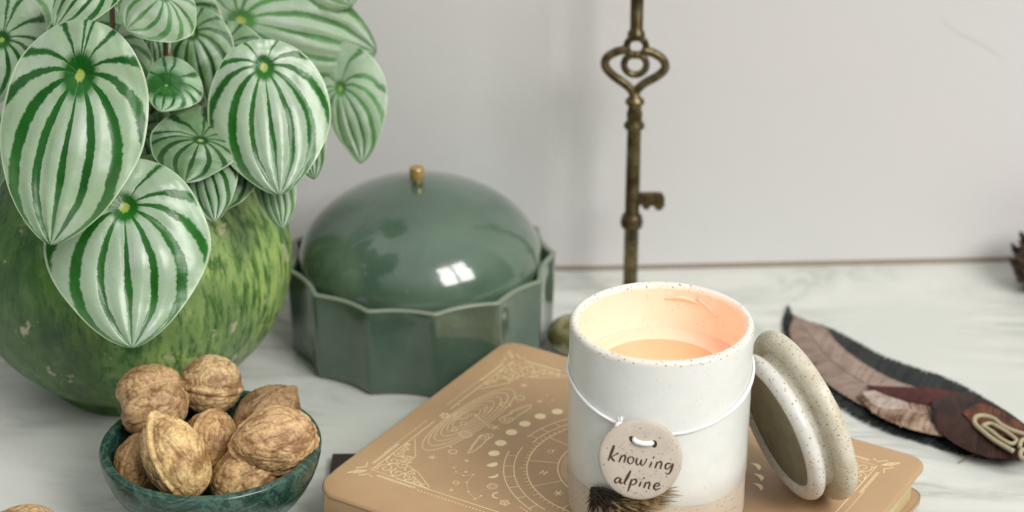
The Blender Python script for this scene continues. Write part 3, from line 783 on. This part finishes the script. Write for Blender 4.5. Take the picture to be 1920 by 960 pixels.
prof += [(rt - .15, zt + .22), (rt - .35, zt + .28), (rt - .55, zt + .15), (rt - .6, zt - .3), (rt - .6, zt - 1.4)]
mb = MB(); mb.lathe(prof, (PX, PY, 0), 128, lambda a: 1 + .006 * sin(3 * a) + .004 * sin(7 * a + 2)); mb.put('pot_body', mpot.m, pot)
msoil = M('dark potting soil', (.03, .02, .012), .95); cs_ = msoil.co(); msoil.bump(msoil.noise(cs_, 3, 5, .7), 1, .3)
mb = MB(); mb.lathe([(rt - .6, zt - .9), (2, zt - .7), (.001, zt - .65)], (PX, PY, 0), 64); mb.put('soil', msoil.m, pot)

# ------------------------------------------------------------------ the plant
def leafmat(name, pale, dark, stripes, hub=.115, rough=.33, jit=.035, margin=(.50, .62, .40)):
    m = M(name, rough=rough)
    a = m.n('Attribute', attribute_name='leafco'); sp = m.n('SeparateXYZ'); m.l(a.outputs['Vector'], sp.inputs[0])
    x, y = sp.outputs['X'], sp.outputs['Y']
    cN = m.n('Vector Math'.replace(' ', ''), operation='SCALE'); m.l(a.outputs['Vector'], cN.inputs[0]); cN.inputs['Scale'].default_value = 1
    vec = cN.outputs[0]
    at2 = m.math('ARCTAN2', x, m.math('ADD', m.math('ADD', m.math('MULTIPLY', x, x), m.math('MULTIPLY', y, y)), y))
    tau = m.math('SUBTRACT', pi, m.math('ABSOLUTE', at2))
    side = m.math('SIGN', x)
    nf = m.noise(vec, 26, 4, .7); nl = m.noise(vec, 2.2, 2)
    tau = m.math('ADD', tau, m.math('MULTIPLY', m.math('SUBTRACT', nf, .5), jit * 3.2))
    tau = m.math('ADD', tau, m.math('MULTIPLY', m.math('SUBTRACT', nl, .5), .26))
    stops = [(0, 1)]; first = True
    for c_, hw in stripes:
        e_ = .03
        if c_ == 0: stops = [(0, 1), (hw / pi, 1), ((hw + e_) / pi, 0)]; continue
        stops += [((c_ - hw - e_) / pi, 0), ((c_ - hw) / pi, 1), ((c_ + hw) / pi, 1), ((c_ + hw + e_) / pi, 0)]
    st = m.ramp(m.math('DIVIDE', tau, pi), stops)
    rr_ = m.math('SQRT', m.math('ADD', m.math('MULTIPLY', x, x), m.math('MULTIPLY', y, y)))
    rr2 = m.math('ADD', rr_, m.math('MULTIPLY', m.math('SUBTRACT', nf, .5), .05))
    hubm = m.ramp(rr2, [(hub * .75, 1), (hub * 1.15, 0)])
    fade = m.ramp(m.math('ADD', rr_, m.math('MULTIPLY', m.noise(vec, 5, 3), .2)), [(.75, 1), (1.12, .75)])
    mask = m.math('MAXIMUM', m.math('MULTIPLY', st, fade), hubm)
    nb = m.noise(vec, 60, 3, .6); nm = m.noise(vec, 3, 3)
    pc = m.mix(nb, tuple(q * .86 for q in pale), tuple(min(1, q * 1.12) for q in pale))
    pc = m.mix(m.ramp(nm, [(.4, 0), (.7, .35)]), pc, (.30, .46, .26))
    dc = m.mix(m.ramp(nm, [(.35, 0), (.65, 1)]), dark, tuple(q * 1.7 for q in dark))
    sv = m.noise(vec, 2.2, 4, .6, .6); pc = m.mix(m.ramp(sv, [(.50, 0), (.64, .5)]), pc, (.42, .49, .43))  # silvery gloss patches: sheen put into the leaf colour
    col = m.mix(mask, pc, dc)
    col = m.mix(m.ramp(rr2, [(.030, 1), (.042, 0)]), col, (.30, .38, .08))
    ed = m.n('Attribute', attribute_name='edge')
    col = m.mix(m.ramp(ed.outputs['Fac'], [(.962, 0), (.985, .8)]), col, margin)
    # brown nick spots
    bs = m.noise(vec, 3.7, 4, .7); col = m.mix(m.ramp(bs, [(.70, 0), (.73, .8)]), col, (.30, .19, .10))
    m.set('Base Color', col); m.set('Roughness', m.ramp(mask, [(0, rough + .05), (1, rough - .03)]))
    m.bump(m.math('ADD', m.math('MULTIPLY', nb, .25), m.math('MULTIPLY', m.math('SUBTRACT', 1, st), .6)), .35, .05)
    m.set('Subsurface Weight', .0); m.set('Specular IOR Level', m.ramp(mask, [(0, .55), (1, .3)]))
    return m.m
SA = [(0, .085), (.76, .105), (1.36, .09), (1.84, .06), (2.2, .035), (2.66, .028), (3.06, .02)]
SB = [(0, .075), (.72, .085), (1.30, .085), (1.76, .06), (2.1, .04), (2.6, .025)]
SAW = [(c_, w_ * 1.05) for c_, w_ in SA]
LM = {
 'a': leafmat('silver striped leaf', (.27, .375, .235), (.006, .066, .005), SAW, hub=.15),
 'b': leafmat('glossy silver striped leaf', (.295, .40, .27), (.010, .078, .007), SB, rough=.24),
 'c': leafmat('soft striped leaf', (.26, .36, .23), (.045, .14, .035), SB, rough=.42),
 'd': leafmat('shaded green leaf', (.11, .21, .085), (.010, .05, .008), SA, rough=.4),  # darkened leaf copy: shade inside the plant put into the colour
 'e': leafmat('young leaf', (.26, .42, .25), (.014, .085, .012), SA, hub=.5),
}
plant = thing('striped_leaf_plant', (PX, PY, zt - .7), 'leafy plant with watermelon striped silver and green leaves growing in the green pot', 'plant')
PLO = V((PX, PY, zt - .7))
mstem = M('reddish brown stem', (.11, .06, .035), .45); cst = mstem.co(); mstem.bump(mstem.noise(cst, 6, 3), .2, .03)
def leaf(A, T, w, mat, top=.34, tilt=0.0, dome=.20, curl=.12, wl=1, wr=1, stem=True, tipk=1.0, seed=0, foot=None):
    """A, T: (px, py, depth) of the stalk joint and of the tip; w: half width in photo pixels; tilt: turn round the A-T axis"""
    a = dp(*A); t = dp(*T); ax = (t - a); Lc = ax.length; ax.normalize()
    km = (A[2] + T[2]) / 2; wc_ = w * km / FPX
    side = ax.cross(-CF).normalized(); side = side if side.dot(CR) > 0 or abs(side.dot(CR)) < 1e-3 else -side
    side = -ax.cross(CF).normalized()
    if side.dot(CR) < 0 and abs(ax.dot(CU)) > .5: side = -side
    if side.dot(CU) < 0 and abs(ax.dot(CU)) <= .5: side = -side
    nrm = side.cross(-ax).normalized()
    if nrm.dot(-CF) < 0: nrm = -nrm
    side = (Matrix.Rotation(tilt, 3, ax) @ side); nrm = (Matrix.Rotation(tilt, 3, ax) @ nrm)
    NR, NC = 56, 44; vs = []; co_ = []; ed = []
    wn = wc_ / Lc
    for i in range(NR + 1):
        u = i / NR; u = .5 - .5 * cos(pi * u)
        yy = top - u * (1 + top)
        um = .44
        if u < um: f_ = sqrt(max(0, 1 - ((um - u) / um) ** 2)) ** .95
        else:
            v_ = (u - um) / (1 - um); f_ = max(0, cos(v_ * pi / 2)) ** .62 * (1 - .10 * v_ ** 3)
        wavy = 1 + .05 * noise.noise(V((u * 4, seed * 3.3, 0)))
        for j in range(NC + 1):
            s_ = -1 + 2 * j / NC; s_ = sin(s_ * pi / 2)
            k_ = wn * f_ * (wavy + .05 * noise.noise(V((u * 3.2, seed * 5.1, 4 if s_ < 0 else 9)))) * (wl if s_ < 0 else wr)
            x = s_ * k_
            h = 0
            h -= dome * (x / max(wn, 1e-3)) ** 2 * wn
            h -= curl * ((yy + .3) ** 2)
            x2 = x * .60 / max(.2, wn)
            tau = abs(pi - abs(atan2(x2, x2 * x2 + yy * yy + yy)))
            h += .010 * cos(tau * 2 * pi / .66 + pi) * min(1, (x * x + yy * yy) * 12) * (1 - s_ ** 4)
            h += .045 * noise.noise(V((x * 2.6 + seed, yy * 2.6, seed * 2.1))) + .006 * noise.noise(V((x * 22, yy * 22, seed)))
            h -= .03 * exp(-(x * x + yy * yy) / .006)
            vs.append(a + side * x * Lc - ax * yy * Lc + nrm * h * Lc)
            co_ += [x2, yy, seed * 0.0]; ed.append(max(abs(s_), 1 - (1 - abs(2 * u - 1)) * 18) if True else 0)
    fs = []
    C_ = NC + 1
    for i in range(NR):
        for j in range(NC): fs.append((i * C_ + j, (i + 1) * C_ + j, (i + 1) * C_ + j + 1, i * C_ + j + 1))
    # underside, a little behind
    nv = len(vs); th_ = .035
    vs2 = [v - nrm * th_ for v in vs]; fs2 = [tuple(q + nv for q in f[::-1]) for f in fs]
    rim = [j for j in range(C_)] + [(i + 1) * C_ - 1 for i in range(1, NR + 1)] + [NR * C_ + j for j in range(C_ - 2, -1, -1)] + [i * C_ for i in range(NR - 1, 0, -1)]
    fr = [(rim[i], rim[(i + 1) % len(rim)], rim[(i + 1) % len(rim)] + nv, rim[i] + nv) for i in range(len(rim))]
    o = put('leaf', vs + vs2, fs + fs2 + fr, LM[mat], plant)
    o.data.attributes.new('leafco', 'FLOAT_VECTOR', 'POINT').data.foreach_set('vector', co_ + co_)
    o.data.attributes.new('edge', 'FLOAT', 'POINT').data.foreach_set('value', ed + ed)
    fix_normals(o.data)
    if stem:
        r_ = random.Random(seed); ft = foot or PLO + V((r_.uniform(-2.5, 2.5), r_.uniform(-2, 2.5), 0))
        e_ = a - nrm * (.05 * Lc + .06); m1 = ft.lerp(e_, .6); m1.z = ft.z + .25 * (e_.z - ft.z); m1.y += 1.0; m2 = e_ - nrm * 1.4 - V((0, 0, 1.2))
        mb = MB(); mb.tube(cr([ft, m1, m2, e_], 8), lambda q_: .17 - .05 * q_, 8); mb.put('leaf_stem', mstem.m, plant)
    return o
leaf((147, 140, 98.5), (90, 458, 98), 141, 'a', top=.33, tilt=.05, dome=.22, curl=.10, seed=1)
leaf((232, 387, 101.3), (246, 650, 100.2), 157, 'b', top=.37, tilt=-.10, dome=.26, curl=.18, seed=2)
leaf((495, 124, 105), (524, 364, 104), 116, 'b', top=.22, tilt=-.12, dome=.30, curl=.10, seed=3)
leaf((452, 38, 113), (706, 96, 113.5), 116, 'c', top=.32, tilt=0.0, dome=.18, curl=.1, seed=4)
leaf((636, 165, 113), (674, 306, 112.5), 64, 'c', top=.62, tilt=.25, dome=.2, curl=.15, wl=.62, wr=1.3, seed=5)
leaf((305, -8, 103.5), (236, 55, 103), 84, 'c', top=.5, tilt=0, dome=.2, curl=.1, seed=6)
leaf((190, -55, 101.5), (100, 50, 101), 62, 'a', top=.5, tilt=.2, dome=.2, curl=.1, seed=7)
leaf((2, 74, 105), (-30, 200, 105), 82, 'a', top=.75, tilt=.1, dome=.2, curl=.1, seed=8)
leaf((312, 160, 105.5), (303, 212, 105), 54, 'e', top=.9, tilt=0, dome=.3, curl=-.25, wl=.75, wr=1.25, seed=9)
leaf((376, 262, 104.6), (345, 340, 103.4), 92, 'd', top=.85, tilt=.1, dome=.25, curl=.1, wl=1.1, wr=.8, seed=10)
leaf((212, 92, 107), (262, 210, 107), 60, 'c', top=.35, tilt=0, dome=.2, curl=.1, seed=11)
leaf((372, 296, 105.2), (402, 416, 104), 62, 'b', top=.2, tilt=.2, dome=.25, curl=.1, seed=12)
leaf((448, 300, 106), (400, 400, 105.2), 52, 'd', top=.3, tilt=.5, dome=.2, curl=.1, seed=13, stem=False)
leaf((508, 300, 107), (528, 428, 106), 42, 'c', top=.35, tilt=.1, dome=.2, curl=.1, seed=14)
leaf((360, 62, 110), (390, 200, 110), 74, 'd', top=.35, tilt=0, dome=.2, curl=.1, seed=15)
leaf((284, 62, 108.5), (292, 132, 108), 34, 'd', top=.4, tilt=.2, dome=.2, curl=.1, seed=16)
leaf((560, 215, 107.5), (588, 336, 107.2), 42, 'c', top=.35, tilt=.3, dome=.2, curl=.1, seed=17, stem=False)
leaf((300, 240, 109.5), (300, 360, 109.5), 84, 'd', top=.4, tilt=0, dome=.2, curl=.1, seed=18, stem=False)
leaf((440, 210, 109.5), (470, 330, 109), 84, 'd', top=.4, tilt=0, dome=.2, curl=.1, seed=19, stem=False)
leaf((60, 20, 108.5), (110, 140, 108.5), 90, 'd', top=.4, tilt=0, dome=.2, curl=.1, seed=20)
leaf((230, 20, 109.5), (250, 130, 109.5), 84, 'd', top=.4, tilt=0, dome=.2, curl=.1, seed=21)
leaf((-70, 240, 104), (-60, 400, 104), 90, 'c', top=.4, tilt=0, dome=.2, curl=.1, seed=22)
leaf((250, -190, 112), (150, -60, 111), 110, 'a', top=.4, tilt=0, dome=.2, curl=.1, seed=23)
leaf((560, -110, 113.5), (660, 10, 113), 92, 'c', top=.4, tilt=0, dome=.2, curl=.1, seed=24)
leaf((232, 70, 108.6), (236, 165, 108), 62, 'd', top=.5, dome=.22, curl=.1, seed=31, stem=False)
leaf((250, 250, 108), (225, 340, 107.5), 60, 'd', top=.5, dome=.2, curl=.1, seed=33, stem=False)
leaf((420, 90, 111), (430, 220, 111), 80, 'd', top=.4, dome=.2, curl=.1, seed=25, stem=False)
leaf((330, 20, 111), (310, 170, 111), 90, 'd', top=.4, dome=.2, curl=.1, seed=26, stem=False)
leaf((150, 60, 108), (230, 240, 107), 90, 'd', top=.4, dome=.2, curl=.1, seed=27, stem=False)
leaf((30, -20, 108), (-10, 120, 107), 80, 'c', top=.4, dome=.2, curl=.1, seed=28, stem=False)
for x0, x1 in ((313, 317),):
    mb = MB(); mb.tube(cr([PLO + V((1.0, -1, 0)), dp(x0, 150, 109), dp(x1, 70, 109.2), dp(x1 + 6, -60, 110)], 8), .17, 8); mb.put('leaf_stem', mstem.m, plant)

# ------------------------------------------------------------------ covered jar
JX, JY, JZ, JR = -5.14, 108.3, 5.25, 7.62
def celadon(name, k=1.0):
    m = M(name, rough=.17); c = m.co()
    n1 = m.noise(c, .3, 3); n2 = m.noise(c, 6, 4, .7)
    col = m.mix(m.ramp(n1, [(.35, 0), (.65, 1)]), (.042 * k, .076 * k, .052 * k), (.062 * k, .100 * k, .070 * k))
    m.set('Base Color', m.mix(m.ramp(n2, [(.62, 0), (.72, .5)]), col, (.20, .24, .15))); m.bump(m.math('ADD', m.noise(c, .7, 3), m.math('MULTIPLY', m.ramp(m.vor(c, 1.6), [(.0, 0), (.05, 1)]), .12)), .2, .12)
    m.set('Coat Weight', .9); m.set('Coat Roughness', .06); return m
mcel = celadon('grey green celadon glaze', 1.25); mcel2 = celadon('grey green celadon glaze on lid', 1.4)
mrimg = M('worn pale glaze edge', (.20, .235, .17), .3)
jar = thing('covered_jar', (JX, JY, 0), 'grey green ceramic jar with fluted sides and domed lid by the wall', 'jar')
def flute(a, dep=.04):
    st_ = 2 * pi / 13; a = (a - radians(-82)) % st_; d = a - st_ / 2
    return cos(st_ / 2) / cos(d) * (1 - dep * (1 - (d / (st_ / 2)) ** 2)) * (1 - .007 * exp(-((1 - abs(d) / (st_ / 2)) / .09) ** 2))
SEG = 312
def jring(r, z, dep=.042, mixc=0): return [V((JX + r * ((1 - mixc) * flute(2 * pi * k / SEG + .0, dep) + mixc) * cos(2 * pi * k / SEG), JY + r * ((1 - mixc) * flute(2 * pi * k / SEG, dep) + mixc) * sin(2 * pi * k / SEG), z)) for k in range(SEG)]
mb = MB()
rows = [jring(.01, 0.02)] + [jring(JR * .93, .02), jring(JR * .96, .05), jring(JR * .978, .18)] + [jring(JR * (.985 + .018 * i / 8), .3 + (JZ - .45) * i / 8) for i in range(9)]
rows += [jring(JR * 1.0, JZ - .04), jring(JR * .99, JZ), jring(JR * .965, JZ - .02), jring(JR * .955, JZ - .12), jring(JR * .94, JZ - 1), jring(JR * .9, JZ - 3.5), jring(JR * .82, .8), jring(.01, .7)]
mb.grid(rows, closed_u=True); mb.put('jar_body', mcel.m, jar)
mb = MB(); mb.grid([jring(JR * 1.008, JZ - .13), jring(JR * 1.012, JZ - .04), jring(JR * .998, JZ + .02), jring(JR * .972, JZ + .015), jring(JR * .96, JZ - .06)], closed_u=True); mb.put('jar_rim', mrimg.m, jar)
jl = thing('jar_lid', (JX, JY, JZ - .4), 'smooth domed grey green lid with a small brass knob, set in the fluted jar', 'lid')
RD = 6.85; HD = 4.7
mb = MB(); mb.lathe([(RD - .5, JZ - .75), (RD - .05, JZ - .7), (RD, JZ - .45), (RD - .02, JZ - .3)] + [(RD * cos(radians(a)) ** 1.12, JZ - .3 + HD * sin(radians(a)) ** 1.02) for a in (4, 8, 14, 20, 27, 34, 42, 50, 58, 66, 73, 79, 84, 88)] + [(.01, JZ - .3 + HD)], (JX, JY, 0), 128); mb.put('lid_dome', mcel2.m, jl)
mbr = M('aged brass', (.52, .36, .15), .35, Metallic=.7)
mb = MB(); kz = JZ - .3 + HD
mb.lathe([(.22, kz - .05), (.24, kz + .1), (.38, kz + .16), (.41, kz + .3), (.41, kz + .82), (.36, kz + .9), (.001, kz + .92)], (JX - .1, JY - .1, 0), 24); mb.put('knob', mbr.m, jl, auto=40)

# ------------------------------------------------------------------ brass key stand
KX, KY = 6.9, 112.0
mk = M('aged brass dark', rough=.36, Metallic=.85); ck = mk.co()
mk.set('Base Color', mk.mix(mk.ramp(mk.noise(ck, 1.6, 4), [(.4, 0), (.65, 1)]), (.075, .058, .026), (.20, .16, .08))); mk.bump(mk.noise(ck, 4, 4), .2, .04)
def kp(px, py):
    d = CF + CR * ((px - 960) / FPX) - CU * ((py - 480) / FPX); return CC + d * (KY / d.y)
key = thing('brass_key_stand', (KX, KY, 0), 'tall slim aged brass ornament shaped like a skeleton key standing behind the candle', 'ornament')
mb = MB(); mb.lathe([(.001, 0), (1.7, 0), (1.75, .12), (1.6, .3), (1.0, .45), (.7, .7), (.45, 1.1)], (KX, KY, 0), 48); mb.put('base', mk.m, key)
zt_ = kp(1185, 180).z
kx = lambda z: KX
mb = MB(); z5 = kp(1188, 248).z
mb.lathe([(.42, .9), (.42, kp(0, 428).z), (.62, kp(0, 424).z), (.66, kp(0, 415).z), (.58, kp(0, 404).z), (.42, kp(0, 398).z), (.40, z5), (.40, kp(0, 243).z), (.60, kp(0, 238).z), (.58, kp(0, 232).z), (.42, kp(0, 226).z), (.46, kp(0, 212).z), (.38, kp(0, 205).z), (.40, kp(0, 197).z), (.56, kp(0, 192).z), (.5, kp(0, 186).z), (.3, kp(0, 182).z), (.24, kp(0, 172).z), (.001, kp(0, 170).z)], (KX, KY, 0), 32)
mb.put('shaft', mk.m, key)
mb = MB()
def kloop(pts, r, closed=True): mb.tube([kp(p.x, p.y) for p in cr(pts, 8, closed)], r, 10, closed=closed)
kloop([(1191 + 21 * cos(a), 121 + 19 * sin(a)) for a in [2 * pi * i / 10 for i in range(10)]], .20)
kloop([(1193 + 18 * cos(a), 87 + 17 * sin(a)) for a in [2 * pi * i / 10 for i in range(10)]], .20)
kloop([(1178, 92), (1156, 97), (1138, 108), (1135, 124), (1150, 142), (1170, 156), (1183, 168), (1188, 180)], .25, False)
kloop([(1206, 94), (1226, 100), (1243, 112), (1247, 128), (1232, 143), (1210, 155), (1195, 168), (1189, 180)], .25, False)
mb.put('bow', mk.m, key)
mb = MB(); mb.lathe([(.42, kp(0, 73).z), (.5, kp(0, 68).z), (.48, kp(0, 60).z), (.36, kp(0, 56).z), (.38, kp(0, -60).z), (.38, kp(0, -120).z), (.001, kp(0, -122).z)], (KX - .02, KY, 0), 32); mb.put('upper_rod', mk.m, key)
mb = MB()
za, zb_ = kp(0, 362).z, kp(0, 392).z; x0 = KX + .3; x1 = KX + 1.85
pf = [(x0, za), (x1 - .5, za + .02), (x1 - .15, za - .02), (x1, za - .25), (x1, zb_ + .25), (x1 - .2, zb_ - .03), (x1 - .5, zb_), (x1 - .62, zb_ + .25), (x1 - .8, zb_ + .25), (x1 - .92, zb_ + .02), (x1 - 1.2, zb_ + .05), (x1 - 1.3, zb_ + .3), (x0, zb_ + .3)]
n = len(pf); mb.v += [V((x, KY - .16, z)) for x, z in pf] + [V((x, KY + .16, z)) for x, z in pf]
mb.f += [tuple(range(n)), tuple(range(2 * n - 1, n - 1, -1))] + [(i, i + n, (i + 1) % n + n, (i + 1) % n) for i in range(n)]
mb.put('bit', mk.m, key, smooth=False)

# ------------------------------------------------------------------ feather charm on the marble
def fmat(name, c1, c2, rough=.6, ang=0.0):
    m = M(name, rough=rough); n_ = m.noise(m.co((1, 1, 1), (0, 0, ang)), .8, 5, .65); at_ = m.n('Attribute', attribute_name='barb')
    f_ = m.math('ADD', m.math('MULTIPLY', at_.outputs['Fac'], .22), m.math('MULTIPLY', n_, .8))
    m.set('Base Color', m.mix(m.ramp(f_, [(.38, 0), (.66, 1)]), c1, c2)); m.set('Specular IOR Level', .2); return m.m
f_blk = fmat('black feather vane', (.005, .007, .007), (.022, .028, .027), .5, .5)
f_tan = fmat('taupe feather vane', (.21, .15, .12), (.33, .25, .205), .7, .4)
f_crm = fmat('cream and brown feather vane', (.10, .05, .03), (.42, .31, .23), .7, .9)
f_red = fmat('dark red feather vane', (.045, .012, .012), (.09, .025, .022), .6, .3)
f_brn = fmat('dark brown feather vane', (.012, .006, .006), (.05, .02, .014), .5, .3)
charm = thing('feather_charm', at(1760, 790, 0), 'feather charm of black, taupe and dark brown feathers lying on the marble at right', 'feather')
def vane(name, upper, lower, z, mat, h=.25, rag=.12, seed=0, n=90):
    U_ = cr([(*at(x, y, z).xy, 0) for x, y in upper], 10); L_ = cr([(*at(x, y, z).xy, 0) for x, y in lower], 10)
    def res(P, t):
        t *= len(P) - 1; i = min(int(t), len(P) - 2); return P[i].lerp(P[i + 1], t - i)
    rnd = random.Random(seed); mb = MB(); rv = []; mid = []
    def c_at(t):
        a = res(U_, t); b = res(L_, t); return a.lerp(b, .5), a, b
    for i in range(31):
        m_, _, _ = c_at(i / 30); mid.append(V((m_.x, m_.y, z + h + .03)))
    nb = 230
    for side_ in (0, 1):
        for i in range(nb):
            t = (i + rnd.random() * .6) / nb
            root = c_at(min(1, t + .045))[0]; e_ = c_at(t)[1 + side_]
            ln_ = 1 + rnd.uniform(-.10, .07) * (rag * 6 if rnd.random() < .15 else rag * 2); e_ = root.lerp(e_, ln_)
            tg_ = (c_at(min(1, t + .02))[0] - c_at(max(0, t - .02))[0]).normalized()
            wd = .10 + .06 * rnd.random(); q = rnd.random(); zz = rnd.uniform(-.015, .03)
            if rnd.random() < .04: e_ = e_ + tg_ * rnd.uniform(-.25, .25)
            st_ = []
            for k in range(7):
                f_ = k / 6; p = root.lerp(e_, f_) - tg_ * (.10 * sin(pi * f_)); w_ = wd * (1 - f_ ** 5 * .75)
                hz = z + h * (1 - f_ ** 2) + zz * f_ + .012
                st_.append([V((*(p - tg_ * w_).xy, hz)), V((*p.xy, hz + .012)), V((*(p + tg_ * w_).xy, hz))])
            mb.grid(st_); rv += [q] * 21
    e0 = len(mb.v)
    o = mb.put(name, mat, charm)
    o.data.attributes.new('barb', 'FLOAT', 'POINT').data.foreach_set('value', rv)
    return o, mid
UP = [(1479, 570), (1492, 596), (1530, 606), (1566, 619), (1610, 642), (1660, 668), (1720, 690), (1775, 708), (1830, 736), (1880, 770), (1915, 806), (1945, 850)]
LO = [(1478, 572), (1467, 602), (1472, 636), (1490, 680), (1520, 718), (1560, 752), (1610, 786), (1670, 812), (1735, 832), (1800, 852), (1870, 862), (1945, 862)]
o, mid = vane('black_feather', UP, LO, .12, f_blk, .2, .055, 1)
UT = [(1490, 592), (1520, 604), (1548, 616), (1575, 648), (1625, 685), (1675, 712), (1720, 728), (1760, 745), (1800, 765)]
LT = [(1489, 594), (1480, 622), (1492, 652), (1520, 690), (1556, 724), (1600, 752), (1640, 772), (1690, 795), (1790, 815)]
o, mid = vane('taupe_feather', UT, LT, .36, f_tan, .12, .06, 2)
mra = M('feather quill', (.16, .11, .085), .5); mb = MB(); mb.tube(mid[3:], .022, 6); mb.put('quill', mra.m, o)
vane('cream_feather', [(1612, 745), (1650, 738), (1700, 742), (1750, 752), (1790, 770)], [(1612, 747), (1640, 776), (1690, 800), (1745, 815), (1790, 822)], .52, f_crm, .1, .12, 3)
vane('white_down', [(1622, 738), (1650, 733), (1680, 742), (1700, 756)], [(1622, 740), (1636, 758), (1665, 768), (1700, 768)], .6, fmat('white down', (.28, .21, .17), (.5, .43, .38), .8), .06, .1, 8)
vane('red_feather', [(1630, 724), (1680, 726), (1740, 728), (1790, 735), (1840, 748)], [(1630, 728), (1680, 748), (1740, 760), (1780, 768), (1840, 775)], .66, f_red, .08, .06, 4)
vane('brown_feather', [(1748, 768), (1760, 748), (1800, 738), (1850, 750), (1900, 780), (1945, 815)], [(1748, 772), (1758, 806), (1800, 838), (1850, 858), (1900, 862), (1945, 856)], .7, f_brn, .25, .08, 5)
vane('rust_feather', [(1810, 775), (1840, 758), (1880, 775), (1920, 800), (1945, 820)], [(1810, 777), (1830, 800), (1870, 815), (1920, 830), (1945, 836)], .98, fmat('rust feather vane', (.03, .012, .008), (.16, .055, .02), .5), .1, .06, 6)
mb = MB(); mb.tube([at(1797, 872 - 4, .1), at(1812, 860, .15), at(1824, 853, .25), at(1838, 851, .4)], .03, 5); mb.put('stray_barb', mra.m, charm)
mcord = M('cream waxed cord', (.38, .33, .21), .6); cc = mcord.co(); mcord.bump(mcord.noise(cc, 5, 3), .4, .05)
mb = MB()
lp_ = [(1900, 846), (1882, 836), (1862, 824), (1842, 808), (1828, 794), (1830, 782), (1846, 780), (1864, 786), (1876, 796), (1890, 804), (1912, 812), (1940, 820)]
mb.tube([at(p.x, p.y, 1.12) for p in cr(lp_, 8)], .13, 9)
mb.tube([at(p.x, p.y, 1.18) for p in cr([(1842, 798), (1856, 794), (1870, 800), (1890, 812), (1906, 826), (1896, 832), (1876, 822), (1858, 808), (1842, 798)], 6)], .11, 9)
mb.tube([at(p.x, p.y, 1.3) for p in cr([(1912, 838), (1916, 826), (1930, 824), (1938, 834), (1930, 844), (1916, 844), (1914, 856), (1926, 862), (1940, 858)], 6)], .12, 9)
mb.put('cord_loop', mcord.m, charm)

# ------------------------------------------------------------------ half hidden small things
mcone = M('dark brown knobbly wood', rough=.6); c = mcone.co(); mcone.set('Base Color', mcone.mix(mcone.ramp(mcone.noise(c, 1.2, 4), [(.45, 0), (.65, 1)]), (.025, .012, .008), (.14, .085, .04))); mcone.bump(mcone.noise(c, 3, 4), .6, .1)
pc = at(1957, 512, 1.0)
mb = MB(); rows = []
for i in range(19):
    t = i / 18; z = 3.9 * t; r = 1.75 * sin(pi * min(1, t * .93 + .05)) ** .7 + .02
    rows.append([pc + V((r * cos(a) * (1 + .10 * sin(6 * a + (i % 2) * pi)), r * sin(a) * (1 + .10 * sin(6 * a + (i % 2) * pi)), z - 1.2 + .12 * sin(6 * a))) for a in [2 * pi * k / 48 for k in range(48)]])
mb.grid(rows, closed_u=True)
# overlapping scales give the rough outline
for i in range(7):
    for k in range(9):
        a = 2 * pi * (k + .5 * (i % 2)) / 9; t = (i + .6) / 7.4; r = 1.75 * sin(pi * min(1, t * .93 + .05)) ** .7; c_ = pc + V((r * cos(a), r * sin(a), 3.9 * t - 1.2))
        o_ = V((cos(a), sin(a), .35)).normalized(); sd_ = V((-sin(a), cos(a), 0)); up_ = o_.cross(sd_)
        n = len(mb.v); mb.v += [c_ - sd_ * .45, c_ + sd_ * .45, c_ + o_ * .42 + sd_ * .25 + V((0, 0, .2)), c_ + o_ * .5 + V((0, 0, .32)), c_ + o_ * .42 - sd_ * .25 + V((0, 0, .2)), c_ + V((0, 0, -.35)) + o_ * .1]
        mb.f += [(n, n + 1, n + 2, n + 3, n + 4), (n + 5, n + 1, n), (n + 5, n + 2, n + 1), (n + 5, n + 3, n + 2), (n + 5, n + 4, n + 3), (n + 5, n, n + 4)]
o = mb.put('dark_ornament', mcone.m, loc=(pc.x, pc.y, 0)); tag(o, 'dark brown knobbly ornament cut off by the right edge beside the wall', 'ornament')
mpb = M('olive glass', rough=.15); c = mpb.co(); mpb.set('Base Color', mpb.mix(mpb.ramp(mpb.noise(c, .5, 3), [(.42, 0), (.58, 1)]), (.10, .095, .03), (.42, .36, .20))); mpb.set('Coat Weight', .6)
pb = at(1076, 628, 1.1)
mb = MB(); rows = []
for i in range(25):
    b = -pi / 2 + pi * i / 24
    rows.append([pb + V((1.5 * cos(b) * cos(a), 1.5 * cos(b) * sin(a), 1.12 * sin(b) + .02)) for a in [2 * pi * k / 40 for k in range(40)]])
mb.grid(rows, closed_u=True); o = mb.put('polished_stone', mpb.m, loc=(pb.x, pb.y, 0)); tag(o, 'small olive polished stone mostly hidden behind the candle beside the jar', 'stone')
